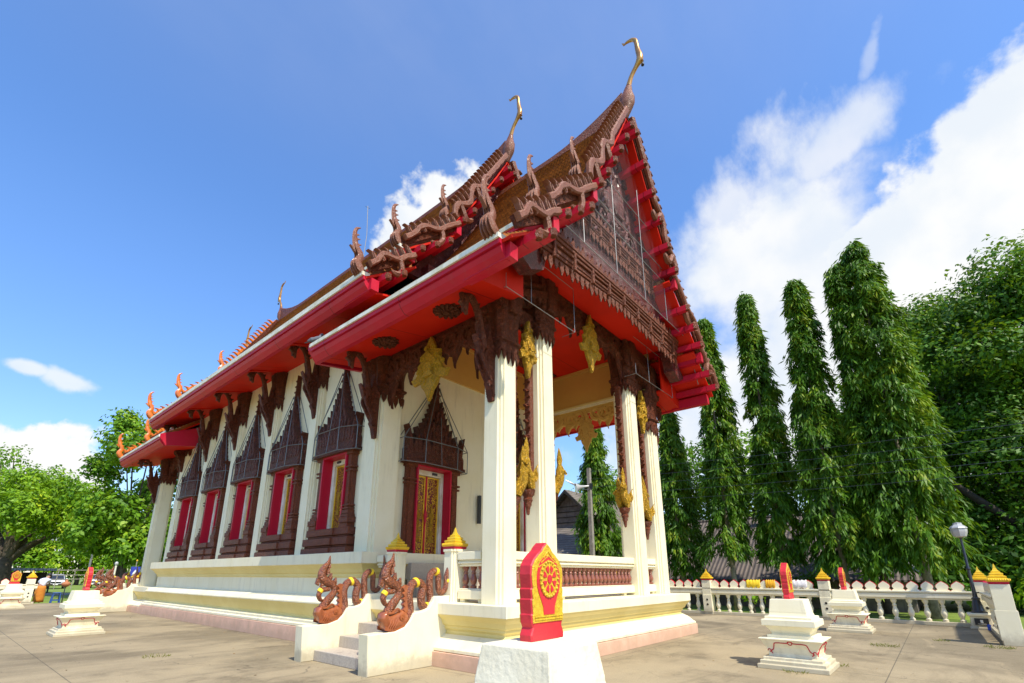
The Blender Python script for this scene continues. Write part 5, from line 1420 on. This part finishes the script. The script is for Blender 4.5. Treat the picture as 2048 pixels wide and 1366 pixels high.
o = MB().loops([[(42.2, .3, 1.18), (42.2, 13.6, 1.18), (36.21, 13.6, 5.15), (36.21, 4.2, 5.15)], [(42.2, .3, 1.27), (42.2, 13.6, 1.27), (36.21, 13.6, 5.24), (36.21, 4.2, 5.24)]]).build('rear_roof', ROOFG, h1); g(o, h1.location)
o = MB().sweep([(30.2, .3, 1.30), (36.2, 4.2, 5.28)], .09, 6).build('hip_cap', WIRE, r_)
o = MB().sweep([(36.2, 4.2, 5.28), (36.2, 13.6, 5.28)], .10, 6).build('ridge_cap', ROOFG, r_)
o = MB().box(30.9, 41.5, 1.0, 13.3, -.3, 1.5).build('wall', GREYW, h1); g(o, h1.location)
for y in (4.6, 8.2):
    o = MB().lathe([(.14, 4.2), (.14, 5.5), (.26, 5.52), (.26, 5.62), (.12, 5.66), (.12, 5.72)], (35.2, y, 0), 10).build('roof_vent', WIRE, r_)
h2 = empty('house', (30.5, 18.4, -.3), label='wooden house with grey board gable and tiled lean-to seen through the porch', cat='house')
o = MB().ext([(15.6, -.3), (21.2, -.3), (21.2, 4.3), (18.4, 6.9), (15.6, 4.3)], lambda u, v, t: (t, u, v), 27.7, 34).build('wall', GREYW, h2); g(o, h2.location)
b = MB()
for k in range(11): b.box(27.66, 27.698, 15.62, 21.18, 2.4 + .36 * k, 2.4 + .36 * k + .04) if k < 6 else b.box(27.66, 27.698, 18.4 - (6.7 - (2.4 + .36 * k)) * 1.08, 18.4 + (6.7 - (2.4 + .36 * k)) * 1.08, 2.4 + .36 * k, 2.4 + .36 * k + .04)
o = b.build('board_edges', DARK, h2); g(o, h2.location)
for sg in (-1, 1):
    o = MB().ext([(18.4, 7.02), (18.4 + sg * 3.3, 3.98), (18.4 + sg * 3.3, 4.07), (18.4, 7.14)], lambda u, v, t: (t, u, v), 27.2, 34.4).build('roof', ROOFG2, h2); g(o, h2.location)
    o = MB().ext([(18.4, 6.90), (18.4 + sg * 3.32, 3.84), (18.4 + sg * 3.32, 4.06), (18.4, 7.12)], lambda u, v, t: (t, u, v), 27.12, 27.19).build('verge_board', DARK, h2); g(o, h2.location)
o = MB().ext([(27.65, 4.55), (23.6, 2.2), (23.6, 2.3), (27.65, 4.67)], lambda u, v, t: (u, t, v), 15.2, 21.6).build('lean_to_roof', ROOFG2, h2); g(o, h2.location)
o = MB().box(24.2, 27.6, 15.6, 21.2, -.3, 2.35).build('lean_to_wall', GREYW, h2); g(o, h2.location)

# loudspeaker pole and cables
up = empty('utility_pole', (22.25, 13.45, -.2), label='weathered concrete pole with a grey horn loudspeaker behind the porch railing', cat='pole')
MB().loops([[(s_ * k, t_ * k, z) for s_, t_ in ((-1, -1), (1, -1), (1, 1), (-1, 1))] for k, z in ((.11, 0), (.085, 7.3))]).build('pole', POLE, up)
hs = MB().sweep([(-.08, .0, 6.3), (-.22, .14, 6.28), (-.40, .34, 6.24), (-.50, .44, 6.22), (-.56, .50, 6.2)], [.05, .06, .12, .21, .27], 16).build('horn_speaker', GLASS, up, smooth=True, angle=60)
MB().sweep([(-.42, .36, 6.24), (-.72, .66, 6.45), (-.95, .9, 6.62)], [.03, .05, .02], 8).build('driver', GLASS, hs)
MB().box(-.12, .12, -.13, -.1, 6.15, 6.45).sweep([(-.1, 0, 6.1), (-.3, .2, 6.12)], .02, 5).build('bracket', IRON, up)
for i in range(5):
    z = 6.9 - .42 * i; P = [(lerp(22.25, 25.5, t) + .02 * i, lerp(13.4, -16, t), z + .25 * t - 1.5 * (t - t * t)) for t in np.linspace(0, 1, 15)]
    tag(MB().sweep(P, .008, 4).build('power_cable', IRON), 'thin dark overhead cable crossing before the columnar trees', 'cable', 'overhead cables at the right')
for i in range(4):
    P = [(lerp(10.2, 21.5, t) + .42 * i, lerp(-6.4, -3.6, t) - .1 * i, 7.2 - .5 * (t - t * t)) for t in np.linspace(0, 1, 6)]

# ------------------------------------------------------------------ left background: cars, carport, person
SILVER = mat('silver_car_paint', (.62, .63, .66), (.58, .59, .62), .3, metal=.5, coat=.6)
CARW = mat('white_car_paint', (.80, .80, .80), None, .3, coat=.6)
CGLASS = mat('car_glass', (.025, .028, .034), None, .08, coat=.5)
TYRE = mat('tyre_rubber', (.02, .02, .02), None, .9)
LAMPG = mat('headlight_glass', (.7, .7, .72), None, .15)


def pickup(x, y, rz, m, label):
    """double-cab pickup, nose towards local -Y"""
    c = empty('pickup_truck', (x, y, -.2), rz, label=label, cat='car'); f = lambda u, v, t: (t, u, v)
    sec = [(-2.5, .45), (-2.52, .75), (-2.42, .98), (-1.35, 1.12), (2.45, 1.12), (2.5, .5), (-2.3, .38)]
    MB().ext(sec, f, -.88, .88, .10).build('body', m, c, smooth=True, angle=35)
    MB().loops([[(sx * w_, yy, z) for sx, yy in ((-1, ya), (1, ya), (1, yb), (-1, yb))] for w_, z, ya, yb in ((.84, 1.10, -1.35, 1.15), (.80, 1.30, -1.08, 1.08), (.66, 1.74, -.45, .90), (.60, 1.79, -.35, .82))]).build('cab', m, c, bevel=.04)
    MB().loops([[(sx * w_, yy, z) for sx, yy in ((-1, ya), (1, ya), (1, ya + .02), (-1, ya + .02))] for w_, z, ya in ((.74, 1.16, -1.31), (.60, 1.69, -.535))]).build('windscreen', CGLASS, c)
    for sg in (-1, 1):
        MB().loops([[(sg * (w_ + .006), yy, z) for yy in (ya, yb)] + [(sg * (w_ - .03), yy, z) for yy in (yb, ya)] for w_, z, ya, yb in ((.825, 1.2, -1.0, 1.0), (.69, 1.66, -.5, .82))]).build('side_window', CGLASS, c)
        MB().box(*sorted((sg * .50, sg * .82)), -2.53, -2.40, .78, .95).build('headlight', LAMPG, c, bevel=.03)
        MB().box(*sorted((sg * .90, sg * 1.06)), -.95, -.82, 1.12, 1.30).build('mirror', m, c, bevel=.03)
        for yy in (-1.6, 1.55):
            w_ = MB().sweep([(sg * .66, yy, .38), (sg * .90, yy, .38)], .38, 18).build('wheel', TYRE, c, smooth=True, angle=40)
            MB().sweep([(sg * .895, yy, .38), (sg * .915, yy, .38)], .23, 14).build('rim', SILVER, w_)
    MB().box(-.48, .48, -2.54, -2.45, .70, .92).build('grille', BLACK, c, bevel=.02); MB().box(-.86, .86, -2.60, -2.40, .42, .62).build('bumper', BLACK, c, bevel=.04)
    MB().box(-.24, .24, -2.615, -2.602, .48, .60).build('number_plate', CARW, c)
    return c


pickup(11.6, 89.5, -.13, SILVER, 'silver pickup truck parked facing the temple, left of the red boundary stone')
pickup(16.0, 91.0, -.35, CARW, 'white pickup truck mostly hidden behind the red boundary stone')
cp = empty('carport', (5.5, 70, -.22), label='open carport with a flat pale blue metal roof at the far left', cat='carport')
BLUER = corrugated('pale_blue_metal_roof', (.30, .36, .46), (.24, .29, .38), 0, .3)
MB().box(-6, 3.1, -2.5, 2.5, 2.15, 2.38).build('roof', BLUER, cp)
for x in (-5.5, -2.7, .1, 2.8): MB().box(x - .06, x + .06, -2.3, -2.18, 0, 2.149).build('post', IRON, cp)
MB().box(-5.9, 3.0, 2.4, 2.46, 0, 2.0).build('back_wall', DARK, cp)
br = empty('bamboo_rack', (13.2, 84, -.22), label='low bamboo frame standing between the two parked trucks', cat='rack')
for k in range(4): MB().sweep([(-2.4 + 1.6 * k, 0, 0), (-2.3 + 1.6 * k, 0, 2.5)], .05, 6).build('upright', POLE, br)
for z in (1.2, 1.7, 2.3): MB().sweep([(-2.8, -.06, z), (2.9, -.06, z + .06)], .05, 6).build('rail', POLE, br)

pn = empty('person', (4.42, 38.5, 0), .3, label='person bending forward in a white shirt and long orange wrap at the far left', cat='person')
SKIN = mat('skin', (.36, .19, .12), None, .55); HAIR = mat('black_hair', (.012, .011, .011), None, .5); SHIRT = mat('white_blue_shirt', (.66, .70, .78), (.5, .56, .7), .8, ns=8); WRAP = mat('orange_wrap', (.58, .22, .02), (.48, .16, .015), .75, ns=5)


def skinned(name, V, E, Rr, m, parent, root=0):
    me = bpy.data.meshes.new(name); me.from_pydata(V, E, []); o = bpy.data.objects.new(name, me); COL.objects.link(o); o.parent = parent; me.materials.append(m)
    s_ = o.modifiers.new('skin', 'SKIN'); o.modifiers.new('sub', 'SUBSURF').levels = 2
    for i, r in enumerate(Rr): d = me.skin_vertices[0].data[i]; d.radius = (r, r); d.use_root = i == root
    for md in o.modifiers:
        if md.type == 'SUBSURF': md.render_levels = 2
    s_.use_smooth_shade = True
    return o


V = [(0, 0, .86), (.06, .05, 1.05), (.16, .10, 1.24), (.24, .14, 1.33), (.31, .18, 1.42), (.34, .22, 1.52), (-.02, .12, 1.24), (-.08, .26, 1.02), (.02, .40, .88), (.33, .05, 1.24), (.42, .18, 1.0), (.44, .36, .90), (-.10, 0, .80), (-.11, .04, .45), (-.12, .0, .06), (.10, 0, .80), (.10, .05, .45), (.10, .0, .06), (-.12, .14, .03), (.10, .14, .03)]
Ed = [(0, 1), (1, 2), (2, 3), (3, 4), (4, 5), (2, 6), (6, 7), (7, 8), (2, 9), (9, 10), (10, 11), (0, 12), (12, 13), (13, 14), (0, 15), (15, 16), (16, 17), (14, 18), (17, 19)]
skinned('body', V, Ed, [.15, .14, .14, .06, .09, .08, .06, .045, .035, .06, .045, .035, .10, .065, .045, .10, .065, .045, .04, .04], SKIN, pn)
skinned('shirt', [(0, 0, .84), (.06, .05, 1.05), (.16, .10, 1.24), (.22, .13, 1.30), (-.02, .12, 1.24), (-.07, .22, 1.08), (.33, .05, 1.24), (.40, .14, 1.07)], [(0, 1), (1, 2), (2, 3), (2, 4), (4, 5), (2, 6), (6, 7)], [.175, .17, .17, .09, .085, .075, .085, .075], SHIRT, pn)
b = MB(); L = []
for z, rx, ry in ((.92, .18, .16), (.8, .215, .19), (.5, .225, .2), (.2, .225, .2), (.04, .235, .21)): L.append([(rx * cos(2 * pi * k / 20) * (1 + .05 * sin(5 * k)), ry * sin(2 * pi * k / 20) * (1 + .05 * cos(7 * k)), z) for k in range(20)])
b.loops(L); b.build('wrap_skirt', WRAP, pn, smooth=True)
MB().lathe([(.0, .13), (.06, .12), (.105, .06), (.11, 0), (.09, -.06), (.03, -.09), (0, -.09)], (.335, .20, 1.50), 14).build('hair', HAIR, pn, smooth=True)
BLUEP = mat('blue_plastic', (.03, .09, .30), None, .4)
st = empty('plastic_stool', (5.15, 38.6, -.2), label='dark blue plastic stool beside the bending person', cat='stool')
MB().rect(-.17, .17, -.17, .17, [(0, .70), (.01, .73), (-.01, .75)]).build('seat', BLUEP, st, bevel=.01)
for sx in (-1, 1):
    for sy in (-1, 1): MB().sweep([(sx * .14, sy * .14, .70), (sx * .20, sy * .20, 0)], [.03, .035], 6).build('leg', BLUEP, st)
MB().box(-.17, .17, -.185, -.165, .3, .36).box(-.17, .17, .165, .185, .3, .36).build('stretcher', BLUEP, st)
cpt = empty('clay_pot', (5.42, 38.35, -.2), label='brown clay pot on a thin stand behind the left pedestal', cat='pot')
MB().lathe([(.02, 1.05), (.12, 1.07), (.21, 1.18), (.20, 1.26), (.10, 1.33), (.07, 1.36), (.05, 1.44), (.0, 1.46)], n=14).build('pot', mat('terracotta', (.42, .16, .06), None, .7), cpt, smooth=True, angle=60)
MB().lathe([(.16, 0), (.03, .04), (.025, 1.0), (.1, 1.05)], n=8).build('stand', IRON, cpt)
fl = empty('banner', (9.25, 41.5, -.2), label='blue banner with a white emblem hanging behind the rear naga', cat='banner')
MB().sweep([(0, 0, 0), (0, 0, 2.6)], .03, 6).build('pole', POLE, fl)
c_ = MB().box(-.26, .26, -.045, -.033, 1.45, 2.25).build('cloth', mat('blue_cloth', (.03, .05, .38), None, .8), fl)
b = MB(); b.ext([(.0, .22), (.10, .05), (.16, -.12), (.05, -.06), (0, -.2), (-.05, -.06), (-.16, -.12), (-.10, .05)], lambda u, v, t: (u, -.047 - t, 1.84 + v), 0, .006); b.build('emblem', CARW, c_)
MB().lathe([(.0, 2.6), (.05, 2.62), (.05, 2.68), (0, 2.74)], n=8).build('finial', GOLDP, fl)
wp = empty('garden_lamp', (8.1, 41.2, -.2), label='thin white lamp pole standing behind the rear naga heads', cat='lamp')
MB().lathe([(.06, 0), (.05, 2.2), (.06, 2.25), (.06, 2.3), (.0, 2.3)], n=8).build('pole', WHITE, wp, smooth=True, angle=40); MB().lathe([(.04, 2.301), (.10, 2.38), (.10, 2.48), (.04, 2.56), (0, 2.56)], n=10).build('globe', GLASS, wp, smooth=True)
tx = empty('utility_pole', (13.1, 80, -.2), label='distant pale pole with a crossarm among the trees above the trucks', cat='pole')
MB().sweep([(0, 0, 0), (0, 0, 5.4)], .12, 6).build('pole', WIRE, tx); MB().box(-.9, .9, -.08, .08, 4.5, 4.7).build('crossarm', WIRE, tx)


# ------------------------------------------------------------------ small things
def pigeon(x, y, z, rz, m, label):
    p = empty('pigeon', (x, y, z), rz, label=label, cat='bird')
    MB().sweep(path([(.0, .17, .02), (0, .10, .07), (0, .0, .10), (0, -.08, .16), (0, -.10, .22), (0, -.125, .245), (0, -.16, .235)], 3), rs([.01, .045, .075, .055, .035, .034, .006], 19), 10).build('body', m, p, smooth=True)
    MB().sweep([(0, .08, .06), (0, .26, -.02)], [.035, .03], 6, flat=(1, .3)).build('tail', m, p)
    for sg in (-1, 1): MB().sweep([(sg * .025, 0, .05), (sg * .025, -.01, 0)], .007, 4).build('leg', RED, p); MB().sweep([(sg * .06, -.06, .13), (sg * .065, .10, .07), (sg * .03, .2, .03)], [.02, .045, .01], 6, flat=(.4, 1)).build('wing', m, p)
    return p


pigeon(5.08, 10.66, 7.0, .9, mat('grey_feathers', (.11, .12, .15), None, .7), 'grey pigeon perched on the rear end of the front porch eave')
pigeon(13.9, 4.42, 8.03, 2.2, mat('dark_feathers', (.03, .03, .035), None, .7), 'dark bird on the right roof tier of the front gable')


WEEDM = leafmat('dry_weed', (.10, .12, .02), (.2, .2, .04), (.3, .25, .07))


def weed(x, y, s_, n, seed, label, m=None):
    q = np.random.default_rng(seed); w_ = empty('weed', (x, y, 0), label=label, cat='weed'); a = q.random(n) * 6.28; r = np.sqrt(q.random(n)) * s_
    base = np.stack([r * np.cos(a), r * np.sin(a), np.zeros(n)], 1); d = unit(np.stack([np.cos(a), np.sin(a), .8 + q.random(n)], 1) + q.normal(0, .3, (n, 3))) * (.025 + .05 * q.random((n, 1)))
    leaf_obj('blades', base, d, unit(np.cross(d, q.normal(0, 1, (n, 3)))) * .006, m or WEEDM, w_); return w_


for i, (x, y, s_, n, lb) in enumerate(((9.36, 2.0, .16, 70, 'weed sprouting at the foot of the pedestal right of the porch'), (10.5, 1.52, .10, 40, 'small weed by the right foot of the pedestal before the cloths'), (14.0, 1.15, .28, 120, 'flat tuft of grass on the paving right of the nearer pedestal'), (15.2, -.75, .25, 120, 'grass clump at the foot of the gold topped post at the right edge'),
                                         (3.2, 11.6, .22, 60, 'dry weed tuft on the paving in front of the left pedestal'), (15.9, .2, .15, 60, 'thin grass tuft near the lamp post shadow'))): weed(x, y, s_, n, i, lb)

q = np.random.default_rng(5); n = 420; px = np.stack([q.uniform(1, 19, n), q.uniform(.3, 24, n)], 1); px = px[(px[:, 0] < 5.6) | (px[:, 1] < 4.9)]; n = len(px)
a = q.random(n) * 6.28; base = np.stack([px[:, 0], px[:, 1], np.full(n, .006)], 1); d = np.stack([np.cos(a), np.sin(a), q.random(n) * .25], 1) * (.025 + .045 * q.random((n, 1)))
lo = leaf_obj('fallen_leaves', base, d, np.stack([-np.sin(a), np.cos(a), q.normal(0, .3, n)], 1) * .012, mat('dry_leaf', (.20, .12, .045), (.36, .28, .14), .8, ns=3), None)
tag(lo, 'scattered dry leaves and crumbs on the concrete paving', 'leaf litter', kind='stuff')
